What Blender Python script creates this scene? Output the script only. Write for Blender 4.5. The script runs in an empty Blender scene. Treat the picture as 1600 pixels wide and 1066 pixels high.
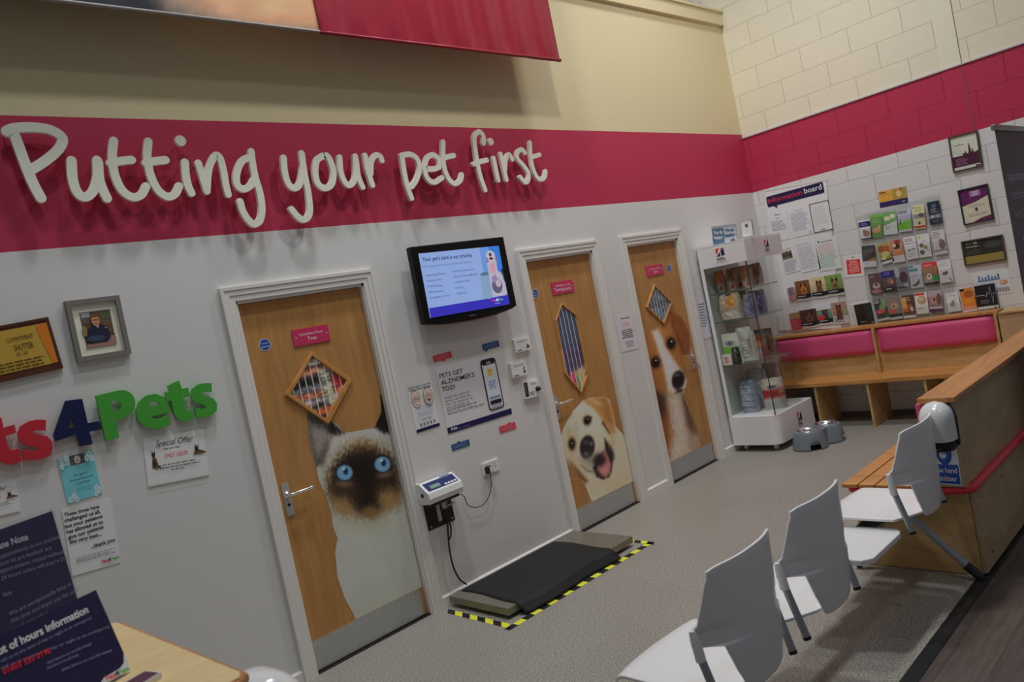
import bpy, bmesh, math, random
import numpy as np
from mathutils import Vector, Matrix
random.seed(7)
S = bpy.context.scene
COL = S.collection

# ------------------------------------------------------------------ camera, world, lights, exposure
CAM = np.array([0.0, -3.888, 1.717])
YAW, PIT, ROL, FPX = 0.817, -0.0390, -0.203, 1182.8
_f = np.array([math.cos(YAW)*math.cos(PIT), math.sin(YAW)*math.cos(PIT), math.sin(PIT)])
_r = np.cross(_f, [0, 0, 1]); _r /= np.linalg.norm(_r); _u = np.cross(_r, _f)
RGT = math.cos(ROL)*_r + math.sin(ROL)*_u
UPV = -math.sin(ROL)*_r + math.cos(ROL)*_u
FWD = _f
cd = bpy.data.cameras.new('camera')
cam = bpy.data.objects.new('camera', cd); COL.objects.link(cam)
cam.matrix_world = Matrix(((RGT[0], UPV[0], -FWD[0], CAM[0]), (RGT[1], UPV[1], -FWD[1], CAM[1]), (RGT[2], UPV[2], -FWD[2], CAM[2]), (0, 0, 0, 1)))
cd.sensor_width = 36; cd.sensor_fit = 'HORIZONTAL'; cd.lens = 36*FPX/1600
cd.clip_start = 0.05; cd.clip_end = 100
cd.dof.use_dof = True; cd.dof.focus_distance = 4.6; cd.dof.aperture_fstop = 4.5
S.camera = cam
S.view_settings.view_transform = 'Standard'; S.view_settings.look = 'None'
S.view_settings.gamma = 1; S.view_settings.exposure = 0.0; S.view_settings.use_curve_mapping = False
S.cycles.transparent_max_bounces = 32

W = bpy.data.worlds.new('world'); S.world = W; W.use_nodes = True
W.node_tree.nodes['Background'].inputs[0].default_value = (0.80, 0.88, 1.0, 1)
W.node_tree.nodes['Background'].inputs[1].default_value = 0.10

def spot(name, loc, aim, power, colr, size=110, rad=0.10, blend=1.0):
    d = bpy.data.lights.new(name, 'SPOT'); d.energy = power; d.color = colr
    d.spot_size = math.radians(size); d.spot_blend = blend; d.shadow_soft_size = rad
    o = bpy.data.objects.new(name, d); COL.objects.link(o); o.location = loc
    o.rotation_euler = (Vector(aim)-Vector(loc)).to_track_quat('-Z', 'Y').to_euler()
    return o
def lamp(name, loc, power, colr, rad=0.25):
    d = bpy.data.lights.new(name, 'AREA'); d.shape = 'DISK'; d.size = rad*2; d.energy = power; d.color = colr
    o = bpy.data.objects.new(name, d); COL.objects.link(o); o.location = loc
    return o
spot('spot_lamp', (0.9, -1.75, 5.3), (0.9, 0, 1.4), 50, (0.87, 0.97, 1.0), 120)
spot('spot_lamp', (3.4, -1.75, 5.3), (3.4, 0, 1.4), 90, (1.0, 0.965, 0.91), 120)
spot('spot_lamp', (5.9, -1.75, 5.3), (6.1, -0.3, 1.4), 86, (0.99, 0.98, 0.95), 120)
lamp('high_bay_lamp', (2.3, -1.3, 7.0), 90, (0.95, 0.97, 1.0))
lamp('high_bay_lamp', (5.2, -1.3, 7.0), 70, (0.95, 0.97, 1.0))
lamp('high_bay_lamp', (1.5, -5.5, 7.5), 30, (0.95, 0.97, 1.0))

# ------------------------------------------------------------------ geometry of the two walls
L = 7.457            # x of the far wall
ZT, ZB = 3.03, 2.418  # pink band
def ray(u, v):
    return FWD + (u-800)/FPX*RGT - (v-533)/FPX*UPV
class Plane:
    """a flat surface of the place: a local frame (U right, V up, N out) and the way from a measured image point to it"""
    def __init__(s, O, U, V):
        s.O = np.array(O, float); s.U = np.array(U, float); s.U /= np.linalg.norm(s.U)
        V = np.array(V, float); V -= V.dot(s.U)*s.U; s.V = V/np.linalg.norm(V); s.N = np.cross(s.U, s.V)
    def at(s, u, v):
        d = ray(u, v); t = (s.O-CAM).dot(s.N)/d.dot(s.N); q = CAM+t*d-s.O
        return np.array([q.dot(s.U), q.dot(s.V)])
    def w(s, a, b, n=0.0):
        return s.O + a*s.U + b*s.V + n*s.N
def left(off=0.0): return Plane((0, -off, 0), (1, 0, 0), (0, 0, 1))
def far(off=0.0): return Plane((L-off, 0, 0), (0, -1, 0), (0, 0, 1))
def level(z): return Plane((0, 0, z), (1, 0, 0), (0, 1, 0))

# ------------------------------------------------------------------ materials
EREF = 0.36
def lin(c):
    c = np.asarray(c, float)/255.0
    return np.where(c <= 0.04045, c/12.92, ((c+0.055)/1.055)**2.4)
def alb(c, e=EREF):
    return np.clip(lin(c)/e, 0.0, 0.92)
_mats = {}
def M(c, rough=0.6, metal=0.0, e=EREF, spec=0.3, emit=0.0, trans=0.0, coat=0.0, bump=0.0, name=None):
    key = (tuple(c), rough, metal, e, spec, emit, trans, coat, bump)
    if key in _mats: return _mats[key]
    m = bpy.data.materials.new(name or 'surface'); m.use_nodes = True
    nt = m.node_tree; b = nt.nodes['Principled BSDF']
    a = alb(c, e)
    b.inputs['Base Color'].default_value = (*a, 1)
    b.inputs['Roughness'].default_value = rough; b.inputs['Metallic'].default_value = metal
    b.inputs['Specular IOR Level'].default_value = spec
    b.inputs['Coat Weight'].default_value = coat
    if trans: b.inputs['Transmission Weight'].default_value = trans
    if emit:
        b.inputs['Base Color'].default_value = (0, 0, 0, 1)
        b.inputs['Emission Color'].default_value = (*lin(c), 1); b.inputs['Emission Strength'].default_value = emit
    elif bump:
        n = nt.nodes.new('ShaderNodeTexNoise'); n.inputs['Scale'].default_value = 90; n.inputs['Detail'].default_value = 4
        bp = nt.nodes.new('ShaderNodeBump'); bp.inputs['Strength'].default_value = bump; bp.inputs['Distance'].default_value = 0.002
        nt.links.new(n.outputs['Fac'], bp.inputs['Height']); nt.links.new(bp.outputs['Normal'], b.inputs['Normal'])
    _mats[key] = m
    return m
def wood(name, c1, c2, scale=(1, 1, 14), rough=0.45, e=EREF, spec=0.3):
    m = bpy.data.materials.new(name); m.use_nodes = True; nt = m.node_tree; b = nt.nodes['Principled BSDF']
    tc = nt.nodes.new('ShaderNodeTexCoord'); mp = nt.nodes.new('ShaderNodeMapping'); mp.inputs['Scale'].default_value = scale
    n = nt.nodes.new('ShaderNodeTexNoise'); n.inputs['Scale'].default_value = 2.2; n.inputs['Detail'].default_value = 6; n.inputs['Distortion'].default_value = 0.6
    r = nt.nodes.new('ShaderNodeValToRGB'); r.color_ramp.elements[0].position = 0.3; r.color_ramp.elements[1].position = 0.72
    r.color_ramp.elements[0].color = (*alb(c1, e), 1); r.color_ramp.elements[1].color = (*alb(c2, e), 1)
    nt.links.new(tc.outputs['Object'], mp.inputs[0]); nt.links.new(mp.outputs[0], n.inputs[0]); nt.links.new(n.outputs['Fac'], r.inputs[0])
    nt.links.new(r.outputs[0], b.inputs['Base Color']); b.inputs['Roughness'].default_value = rough; b.inputs['Specular IOR Level'].default_value = spec
    return m
def blocks(name, c, mortar, rough=0.55):
    m = bpy.data.materials.new(name); m.use_nodes = True; nt = m.node_tree; b = nt.nodes['Principled BSDF']
    tc = nt.nodes.new('ShaderNodeTexCoord'); sp = nt.nodes.new('ShaderNodeSeparateXYZ'); cb = nt.nodes.new('ShaderNodeCombineXYZ')
    ny = nt.nodes.new('ShaderNodeMath'); ny.operation = 'MULTIPLY_ADD'; ny.inputs[1].default_value = -1; ny.inputs[2].default_value = 0.176
    nz = nt.nodes.new('ShaderNodeMath'); nz.operation = 'ADD'; nz.inputs[1].default_value = 0.003
    br = nt.nodes.new('ShaderNodeTexBrick'); br.inputs['Scale'].default_value = 1; br.inputs['Brick Width'].default_value = 0.46
    br.inputs['Row Height'].default_value = 0.228; br.inputs['Mortar Size'].default_value = 0.0035; br.inputs['Mortar Smooth'].default_value = 0.6
    br.inputs['Color1'].default_value = (*alb(c), 1); br.inputs['Color2'].default_value = (*(alb(c)*0.97), 1); br.inputs['Mortar'].default_value = (*alb(mortar), 1)
    no = nt.nodes.new('ShaderNodeTexNoise'); no.inputs['Scale'].default_value = 28; no.inputs['Detail'].default_value = 5
    wob = nt.nodes.new('ShaderNodeTexNoise'); wob.inputs['Scale'].default_value = 3
    lk = nt.links.new
    lk(tc.outputs['Object'], sp.inputs[0]); lk(sp.outputs['Y'], ny.inputs[0]); lk(sp.outputs['Z'], nz.inputs[0])
    lk(ny.outputs[0], cb.inputs[0]); lk(nz.outputs[0], cb.inputs[1]); lk(cb.outputs[0], br.inputs['Vector'])
    lk(tc.outputs['Object'], no.inputs[0])
    h = nt.nodes.new('ShaderNodeMath'); h.operation = 'MULTIPLY_ADD'; h.inputs[1].default_value = -1.0
    ns = nt.nodes.new('ShaderNodeMath'); ns.operation = 'MULTIPLY'; ns.inputs[1].default_value = 0.35
    lk(no.outputs['Fac'], ns.inputs[0]); lk(br.outputs['Fac'], h.inputs[0]); lk(ns.outputs[0], h.inputs[2])
    bp = nt.nodes.new('ShaderNodeBump'); bp.inputs['Strength'].default_value = 0.7; bp.inputs['Distance'].default_value = 0.008
    lk(h.outputs[0], bp.inputs['Height']); lk(bp.outputs[0], b.inputs['Normal']); lk(br.outputs['Color'], b.inputs['Base Color'])
    b.inputs['Roughness'].default_value = rough; b.inputs['Specular IOR Level'].default_value = 0.3
    return m
def speckle(name, c1, c2, scale, rough, mix=0.5):
    m = bpy.data.materials.new(name); m.use_nodes = True; nt = m.node_tree; b = nt.nodes['Principled BSDF']
    tc = nt.nodes.new('ShaderNodeTexCoord'); n = nt.nodes.new('ShaderNodeTexNoise'); n.inputs['Scale'].default_value = scale; n.inputs['Detail'].default_value = 3
    n2 = nt.nodes.new('ShaderNodeTexNoise'); n2.inputs['Scale'].default_value = 1.6; n2.inputs['Detail'].default_value = 3
    r = nt.nodes.new('ShaderNodeValToRGB'); r.color_ramp.elements[0].position = 0.36; r.color_ramp.elements[1].position = 0.66
    r.color_ramp.elements[0].color = (*alb(c1), 1); r.color_ramp.elements[1].color = (*alb(c2), 1)
    mr = nt.nodes.new('ShaderNodeMapRange'); mr.inputs[3].default_value = 0.88; mr.inputs[4].default_value = 1.1
    mx = nt.nodes.new('ShaderNodeVectorMath'); mx.operation = 'SCALE'
    lk = nt.links.new
    lk(tc.outputs['Object'], n.inputs[0]); lk(tc.outputs['Object'], n2.inputs[0]); lk(n.outputs['Fac'], r.inputs[0]); lk(n2.outputs['Fac'], mr.inputs[0])
    lk(r.outputs[0], mx.inputs[0]); lk(mr.outputs[0], mx.inputs['Scale']); lk(mx.outputs[0], b.inputs['Base Color'])
    b.inputs['Roughness'].default_value = rough; b.inputs['Specular IOR Level'].default_value = 0.35
    return m
def planks(name):
    m = bpy.data.materials.new(name); m.use_nodes = True; nt = m.node_tree; b = nt.nodes['Principled BSDF']
    tc = nt.nodes.new('ShaderNodeTexCoord'); br = nt.nodes.new('ShaderNodeTexBrick'); br.inputs['Scale'].default_value = 1
    br.inputs['Brick Width'].default_value = 1.1; br.inputs['Row Height'].default_value = 0.16; br.inputs['Mortar Size'].default_value = 0.001
    br.inputs['Color1'].default_value = (*alb((70, 62, 56)), 1); br.inputs['Color2'].default_value = (*alb((56, 50, 47)), 1); br.inputs['Mortar'].default_value = (*alb((36, 32, 30)), 1)
    n = nt.nodes.new('ShaderNodeTexNoise'); n.inputs['Scale'].default_value = 5; mp = nt.nodes.new('ShaderNodeMapping'); mp.inputs['Scale'].default_value = (1, 9, 1)
    mr = nt.nodes.new('ShaderNodeMapRange'); mr.inputs[3].default_value = 0.6; mr.inputs[4].default_value = 1.4
    mx = nt.nodes.new('ShaderNodeVectorMath'); mx.operation = 'SCALE'; lk = nt.links.new
    lk(tc.outputs['Object'], br.inputs[0]); lk(tc.outputs['Object'], mp.inputs[0]); lk(mp.outputs[0], n.inputs[0]); lk(n.outputs['Fac'], mr.inputs[0])
    lk(br.outputs['Color'], mx.inputs[0]); lk(mr.outputs[0], mx.inputs['Scale']); lk(mx.outputs[0], b.inputs['Base Color']); b.inputs['Roughness'].default_value = 0.4
    return m
def glass(name, tint=(0.93, 0.97, 0.95), alpha=0.10, rough=0.03):
    """thin clear sheet: mostly see-through, a little gloss and tint"""
    m = bpy.data.materials.new(name); m.use_nodes = True; nt = m.node_tree; nt.nodes.clear()
    o = nt.nodes.new('ShaderNodeOutputMaterial'); mx = nt.nodes.new('ShaderNodeMixShader'); t = nt.nodes.new('ShaderNodeBsdfTransparent'); g = nt.nodes.new('ShaderNodeBsdfGlossy')
    t.inputs[0].default_value = (*tint, 1); g.inputs[0].default_value = (0.9, 0.95, 0.93, 1); g.inputs['Roughness'].default_value = rough
    lw = nt.nodes.new('ShaderNodeLayerWeight'); lw.inputs[0].default_value = 0.25; fr = nt.nodes.new('ShaderNodeMath'); fr.operation = 'POWER'; fr.inputs[1].default_value = 3.0; nt.links.new(lw.outputs['Facing'], fr.inputs[0]); ad = nt.nodes.new('ShaderNodeMath'); ad.operation = 'MULTIPLY_ADD'; ad.inputs[1].default_value = 0.5; ad.inputs[2].default_value = alpha*0.25
    nt.links.new(fr.outputs[0], ad.inputs[0]); nt.links.new(ad.outputs[0], mx.inputs[0]); nt.links.new(t.outputs[0], mx.inputs[1]); nt.links.new(g.outputs[0], mx.inputs[2]); nt.links.new(mx.outputs[0], o.inputs[0])
    return m
def vcol(name, rough=0.5, spec=0.3, coat=0.0):
    m = bpy.data.materials.new(name); m.use_nodes = True; nt = m.node_tree; b = nt.nodes['Principled BSDF']
    a = nt.nodes.new('ShaderNodeAttribute'); a.attribute_name = 'Col'
    nt.links.new(a.outputs['Color'], b.inputs['Base Color']); b.inputs['Roughness'].default_value = rough; b.inputs['Specular IOR Level'].default_value = spec; b.inputs['Coat Weight'].default_value = coat
    return m

WHITE = M((146, 145, 143), 0.7, bump=0.15, name='white_wall_paint')
CREAM = M((150, 140, 112), 0.75, bump=0.1, name='cream_wall_paint')
PINK = M((126, 34, 54), 0.6, bump=0.1, name='pink_wall_paint')
GLOSSWHITE = M((152, 150, 146), 0.35, spec=0.5, name='white_gloss_paint')
DOORWOOD = wood('oak_door_veneer', (114, 82, 46), (130, 95, 55), (9, 9, 1.2), 0.42)
FRAMEWOOD = wood('honey_oak_bead', (118, 84, 46), (146, 106, 60), (6, 6, 6), 0.35)
PLY = wood('birch_plywood', (118, 96, 62), (138, 114, 76), (2, 2, 6), 0.5)
PLYD = wood('grey_birch_plywood', (116, 100, 76), (130, 114, 88), (2, 2, 6), 0.55)
OAK = wood('oiled_oak_rail', (118, 80, 46), (138, 96, 58), (1.5, 14, 6), 0.38)
OAKY = wood('oiled_oak_seat', (116, 80, 42), (142, 102, 58), (14, 1.5, 6), 0.38)
BIRCH = wood('birch_counter_top', (152, 128, 92), (166, 142, 104), (2, 9, 3), 0.4)
STEEL = M((118, 119, 118), 0.36, 0.35, name='brushed_steel')
CHROME = M((190, 190, 190), 0.15, 1.0, name='polished_metal')
BLACK = M((22, 22, 23), 0.45, name='black_plastic')
RUBBER = M((19, 20, 21), 0.55, bump=0.5, name='black_rubber')
GREYTUBE = M((104, 108, 112), 0.35, 0.4, name='grey_painted_tube')
SHELL = M((178, 176, 170), 0.3, spec=0.5, name='white_seat_plastic')
CUSH = M((142, 52, 84), 0.42, spec=0.4, name='pink_vinyl')
REDTRIM = M((170, 34, 48), 0.35, spec=0.5, name='red_padded_trim')
ACR = glass('clear_acrylic', (0.94, 0.95, 0.95), 0.12)
GLAS = glass('clear_glass', (0.90, 0.96, 0.93), 0.16)
VC = vcol('printed_surface', 0.45)
VCB = vcol('printed_bag_film', 0.25, 0.5)

# ------------------------------------------------------------------ mesh builder
class MB:
    def __init__(s): s.v = []; s.f = []; s.m = []; s.mats = []; s.sm = []
    def mi(s, m):
        if m not in s.mats: s.mats.append(m)
        return s.mats.index(m)
    def add(s, vs, fs, m, smooth=False):
        o = len(s.v); s.v += [tuple(map(float, p)) for p in vs]; k = s.mi(m)
        for f in fs: s.f.append([o+i for i in f]); s.m.append(k); s.sm.append(smooth)
    def box(s, a, b, m):
        x0, y0, z0 = [min(a[i], b[i]) for i in range(3)]; x1, y1, z1 = [max(a[i], b[i]) for i in range(3)]
        s.add([(x0,y0,z0),(x1,y0,z0),(x1,y1,z0),(x0,y1,z0),(x0,y0,z1),(x1,y0,z1),(x1,y1,z1),(x0,y1,z1)],
              [(0,3,2,1),(4,5,6,7),(0,1,5,4),(1,2,6,5),(2,3,7,6),(3,0,4,7)], m)
    def slab(s, P, pts, n0, n1, m):
        """a polygon of plane coordinates given thickness from n0 to n1"""
        k = len(pts)
        ar = sum(pts[i][0]*pts[(i+1) % k][1]-pts[(i+1) % k][0]*pts[i][1] for i in range(k))
        if ar < 0: pts = pts[::-1]
        vs = [P.w(a, b, n1) for a, b in pts]+[P.w(a, b, n0) for a, b in pts]
        fs = [tuple(range(k)), tuple(range(2*k-1, k-1, -1))]+[(i, i+k, (i+1) % k+k, (i+1) % k) for i in range(k)]
        s.add(vs, fs, m)
    def ring(s, P, outer, inner, n0, n1, m):
        k = len(outer)
        for i in range(k):
            j = (i+1) % k; s.slab(P, [outer[i], outer[j], inner[j], inner[i]], n0, n1, m)
    def tube(s, pts, r, m, seg=12, caps=True):
        pts = [np.array(p, float) for p in pts]; n = len(pts); rr = r if isinstance(r, (list, tuple)) else [r]*n
        t0 = pts[1]-pts[0]; a = np.cross(t0, [0.13, 0.31, 0.94]); a /= np.linalg.norm(a); vs = []
        for i, p in enumerate(pts):
            t = pts[min(i+1, n-1)]-pts[max(i-1, 0)]; t /= np.linalg.norm(t)
            a = a-a.dot(t)*t; a /= np.linalg.norm(a); b = np.cross(t, a)
            vs += [p+rr[i]*(math.cos(q)*a+math.sin(q)*b) for q in np.linspace(0, 2*math.pi, seg, endpoint=False)]
        fs = [(i*seg+j, i*seg+(j+1) % seg, (i+1)*seg+(j+1) % seg, (i+1)*seg+j) for i in range(n-1) for j in range(seg)]
        s.add(vs, fs, m, True)
        if caps: s.add(vs[:seg], [tuple(range(seg))[::-1]], m); s.add(vs[-seg:], [tuple(range(seg))], m)
    def lathe(s, c, prof, m, seg=28, axis=(0, 0, 1), sx=1, sy=1):
        ax = np.array(axis, float); ax /= np.linalg.norm(ax); a = np.cross(ax, [0.2, 0.9, 0.1]) if abs(ax[2]) < .9 else np.array([1., 0, 0]); a /= np.linalg.norm(a); b = np.cross(ax, a)
        c = np.array(c, float); vs = []
        for r, h in prof: vs += [c+ax*h+r*(sx*math.cos(q)*a+sy*math.sin(q)*b) for q in np.linspace(0, 2*math.pi, seg, endpoint=False)]
        n = len(prof); s.add(vs, [(i*seg+j, i*seg+(j+1) % seg, (i+1)*seg+(j+1) % seg, (i+1)*seg+j) for i in range(n-1) for j in range(seg)], m, True)
    def build(s, name, parent=None, bevel=0.0, seg=2, solid=0.0, origin=None):
        me = bpy.data.meshes.new(name); v = np.array(s.v)
        if origin is None: origin = (v.min(0)+v.max(0))/2; origin[2] = v[:, 2].min()
        origin = np.array(origin, float)
        me.from_pydata([tuple(q) for q in (v-origin)], [], s.f)
        for m in s.mats: me.materials.append(m)
        me.polygons.foreach_set('material_index', s.m); me.polygons.foreach_set('use_smooth', s.sm)
        me.update(); o = bpy.data.objects.new(name, me); COL.objects.link(o); o.location = origin
        if solid:
            q = o.modifiers.new('thickness', 'SOLIDIFY'); q.thickness = solid; q.offset = 0
        if bevel:
            q = o.modifiers.new('soft_edges', 'BEVEL'); q.width = bevel; q.segments = seg; q.limit_method = 'ANGLE'; q.angle_limit = math.radians(40)
        if parent is not None: keep(o, parent)
        return o
def keep(o, parent):
    o.parent = parent; o.location = Vector(o.location)-wloc(parent)
def wloc(o):
    v = Vector((0, 0, 0))
    while o is not None: v += Vector(o.location); o = o.parent
    return v
def tag(o, label=None, cat=None, group=None, kind=None):
    if label: o['label'] = label
    if cat: o['category'] = cat
    if group: o['group'] = group
    if kind: o['kind'] = kind
    return o
def empty(name, loc, label, cat, group=None):
    o = bpy.data.objects.new(name, None); COL.objects.link(o); o.location = loc; o.empty_display_size = 0.1
    return tag(o, label, cat, group)

_txt = {}
def text_mesh(s, bold=0.0, shear=0.0):
    k = (s, bold, shear)
    if k in _txt: return _txt[k]
    c = bpy.data.curves.new('lettering', 'FONT'); c.body = s; c.size = 1; c.offset = bold; c.shear = shear; c.resolution_u = 3
    o = bpy.data.objects.new('lettering', c); COL.objects.link(o)
    dg = bpy.context.evaluated_depsgraph_get(); me = bpy.data.meshes.new_from_object(o.evaluated_get(dg))
    v = np.array([q.co[:2] for q in me.vertices]) if len(me.vertices) else np.zeros((1, 2)); f = [tuple(p.vertices) for p in me.polygons]
    bpy.data.objects.remove(o); bpy.data.curves.remove(c); bpy.data.meshes.remove(me)
    v[:, 0] -= v[:, 0].min(); _txt[k] = (v, f)
    return _txt[k]

class Sheet:
    """one flat printed thing: pieces laid in thin layers over its plane"""
    def __init__(s, P, q, n0=0.001, th=0.003, base=None, e=EREF, rough=0.5, emit=0.0, edge=None):
        # q: image corners TL, TR, BL
        s.P = P; s.tl, s.tr, s.bl = [P.at(*k) for k in q[:3]]; s.e = e; s.rough = rough; s.emit = emit
        # keep it rectangular
        x = s.tr-s.tl; y = s.bl-s.tl; s.w = np.linalg.norm(x); s.h = np.linalg.norm(y)
        s.x = x/s.w; yy = np.array([s.x[1], -s.x[0]]); s.y = yy
        s.mb = MB(); s.n = n0+th; s.k = 0
        if base is not None: s.mb.slab(P, [s.c(0, 0), s.c(1, 0), s.c(1, 1), s.c(0, 1)], n0, n0+th, edge or s.mat(base))
        if base is not None and edge: s.rect(0, 0, 1, 1, base)
    def mat(s, c): return M(c, s.rough, e=s.e, emit=s.emit, name='print')
    def c(s, a, b): return s.tl+a*s.w*s.x+b*s.h*s.y
    def up(s): s.k += 1; return s.n+0.00035*s.k
    def poly(s, pts, c, raw=False):
        P = s.P; q = pts if raw else [s.c(*k) for k in pts]; n = s.up()
        k = len(q); ar = sum(q[i][0]*q[(i+1) % k][1]-q[(i+1) % k][0]*q[i][1] for i in range(k))
        if ar < 0: q = q[::-1]
        s.mb.add([P.w(a, b, n) for a, b in q], [tuple(range(k))], s.mat(c))
    def rect(s, x0, y0, x1, y1, c): s.poly([(x0, y0), (x1, y0), (x1, y1), (x0, y1)], c)
    def rrect(s, x0, y0, x1, y1, r, c):
        asp = s.w/s.h; p = []
        for cx, cy, a0 in ((x1-r, y0+r*asp, -90), (x1-r, y1-r*asp, 0), (x0+r, y1-r*asp, 90), (x0+r, y0+r*asp, 180)):
            for k in range(6):
                t = math.radians(a0+k*18); p.append((cx+r*math.cos(t), cy+r*asp*math.sin(t)))
        s.poly(p, c)
    def ell(s, cx, cy, rx, ry, c, n=18, a=0):
        ca, sa = math.cos(math.radians(a)), math.sin(math.radians(a)); asp = s.w/s.h
        p = []
        for k in range(n):
            t = 2*math.pi*k/n; u = rx*math.cos(t); v = ry*math.sin(t)/asp
            p.append((cx+u*ca-v*sa, cy+(u*sa+v*ca)*asp))
        s.poly(p, c)
    def text(s, t, x, y, h, c, wmax=None, al='l', bold=0.0, shear=0.0):
        v, f = text_mesh(t, bold, shear); k = h*s.h/0.72; wd = v[:, 0].max()*k
        kx = k if wmax is None else min(10, wmax*s.w/max(v[:, 0].max(), 1e-6))
        wd = v[:, 0].max()*kx; off = {'l': 0, 'c': -wd/2, 'r': -wd}[al]; o = s.c(x, y); n = s.up()
        s.mb.add([s.P.w(*(o+(off+a*kx)*s.x-b*k*s.y), n) for a, b in v], f, s.mat(c))
    def textpx(s, t, p0, p1, h, c, bold=0.0, shear=0.0):
        """lettering between two image points on its baseline, h metres high"""
        v, f = text_mesh(t, bold, shear); a0 = s.P.at(*p0); a1 = s.P.at(*p1); d = a1-a0; w = np.linalg.norm(d); d /= w; up = np.array([-d[1], d[0]])
        k = w/max(v[:, 0].max(), 1e-6); kh = h/0.72; n = s.up()
        s.mb.add([s.P.w(*(a0+a*k*d+b*kh*up), n) for a, b in v], f, s.mat(c))
    def lines(s, x0, x1, y0, n, dy, th, c, seed=1, al='l'):
        """rows of print too small to read"""
        rn = random.Random(seed)
        for i in range(n):
            y = y0+i*dy; w = (x1-x0)*rn.uniform(0.72, 1.0); a = x0 if al == 'l' else (x0+x1-w)/2; b = a+w; x = a
            nn = s.up()
            while x < b-0.01:
                l = min(rn.uniform(0.04, 0.12), b-x); q = [s.c(x, y), s.c(x+l, y), s.c(x+l, y+th), s.c(x, y+th)][::-1]
                s.mb.add([s.P.w(p[0], p[1], nn) for p in q], [(0, 1, 2, 3)], s.mat(c)); x += l+0.018
            s.k -= 1
        s.k += 1
    def frame(s, t, d, m, over=0.0):
        """raised border of width t (metres) and depth d"""
        a, b = t/s.w, t/s.h; oa, ob = over/s.w, over/s.h
        o = [s.c(-oa, -ob), s.c(1+oa, -ob), s.c(1+oa, 1+ob), s.c(-oa, 1+ob)]; i = [s.c(a, b), s.c(1-a, b), s.c(1-a, 1-b), s.c(a, 1-b)]
        s.mb.ring(s.P, o, i, 0.0005, d, m)
    def done(s, name, label=None, cat=None, group=None, parent=None, kind=None):
        return tag(s.mb.build(name, parent), label, cat, group, kind)

def px(P, pts): return [P.at(*k) for k in pts]
def zm(pts, sc, ox, oy): return [(ox+a/sc, oy+b/sc) for a, b in pts]
def smooth(pts, n=6, closed=False):
    P = [np.array(p, float) for p in pts]; out = []; k = len(P)
    rng = range(k if closed else k-1)
    for i in rng:
        p0 = P[(i-1) % k] if closed or i > 0 else 2*P[0]-P[1]; p1 = P[i]; p2 = P[(i+1) % k]
        p3 = P[(i+2) % k] if closed or i+2 < k else 2*P[-1]-P[-2]
        for t in np.linspace(0, 1, n, endpoint=False):
            out.append(0.5*((2*p1)+(-p0+p2)*t+(2*p0-5*p1+4*p2-p3)*t*t+(-p0+3*p1-3*p2+p3)*t**3))
    if not closed: out.append(P[-1])
    return out
def ribbon(mb, P, pts, w, n0, n1, m, closed=False, cap=True):
    """a stroke of even width with round ends, cut from thick sheet"""
    c = smooth(pts, 7, closed); k = len(c); lft = []; rgt = []
    for i in range(k):
        a = c[(i-1) % k] if closed or i > 0 else c[0]; b = c[(i+1) % k] if closed or i < k-1 else c[-1]
        t = b-a; t = t/np.linalg.norm(t); nn = np.array([-t[1], t[0]]); lft.append(c[i]+nn*w/2); rgt.append(c[i]-nn*w/2)
    vs = [P.w(*q, n1) for q in lft]+[P.w(*q, n1) for q in rgt]+[P.w(*q, n0) for q in lft]+[P.w(*q, n0) for q in rgt]
    fs = []
    for i in range(k if closed else k-1):
        j = (i+1) % k
        fs += [(i, i+k, j+k, j), (j+2*k, j+3*k, i+3*k, i+2*k), (i, j, j+2*k, i+2*k), (i+k, i+3*k, j+3*k, j+k)]
    mb.add(vs, fs, m)
    if cap and not closed:
        for q, sgn in ((c[0], -1), (c[-1], 1)):
            d = (c[0]-c[1]) if sgn < 0 else (c[-1]-c[-2]); a0 = math.atan2(d[1], d[0])
            mb.slab(P, [q+w/2*np.array([math.cos(a0+a), math.sin(a0+a)]) for a in np.linspace(-math.pi/2, math.pi/2, 9)], n0, n1-0.0002, m)

# ------------------------------------------------------------------ soft painting for large printed pictures
def soft(d, w): return 1/(1+np.exp(np.clip(d/max(w, 1e-6), -30, 30)))
def noise2(X, Y, sx, sy, seed):
    rn = np.random.RandomState(seed); g = rn.rand(64, 64); a = X/sx; b = Y/sy
    i = np.floor(a).astype(int); j = np.floor(b).astype(int); fa = a-i; fb = b-j; fa = fa*fa*(3-2*fa); fb = fb*fb*(3-2*fb)
    G = lambda p, q: g[p % 64, q % 64]
    return (G(i, j)*(1-fa)+G(i+1, j)*fa)*(1-fb)+(G(i, j+1)*(1-fa)+G(i+1, j+1)*fa)*fb
class Paint:
    def __init__(s, X, Y, base):
        s.X, s.Y = X, Y; s.C = np.ones((len(X), 3))*np.array(base, float)
    def ell(s, cx, cy, rx, ry, col, w=0.1, a=0, op=1.0, rag=0.0):
        ca, sa = math.cos(math.radians(a)), math.sin(math.radians(a)); dx = s.X-cx; dy = s.Y-cy
        u = (dx*ca+dy*sa)/rx; v = (-dx*sa+dy*ca)/ry; d = np.sqrt(u*u+v*v)-1
        if rag: d = d+rag*(noise2(s.X, s.Y, 5, 11, 3)-0.5)
        k = (soft(d, w)*op)[:, None]; s.C = s.C*(1-k)+np.array(col)*k
    def pol(s, pts, col, w=2.0, op=1.0, rag=0.0):
        d = sdist(s.X, s.Y, pts)
        if rag: d = d+rag*(noise2(s.X, s.Y, 4, 9, 5)-0.5)
        k = (soft(d, w)*op)[:, None]; s.C = s.C*(1-k)+np.array(col)*k
    def grain(s, amt, sx, sy, seed=1):
        s.C = s.C*(1+amt*(noise2(s.X, s.Y, sx, sy, seed)-0.5))[:, None]
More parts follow.
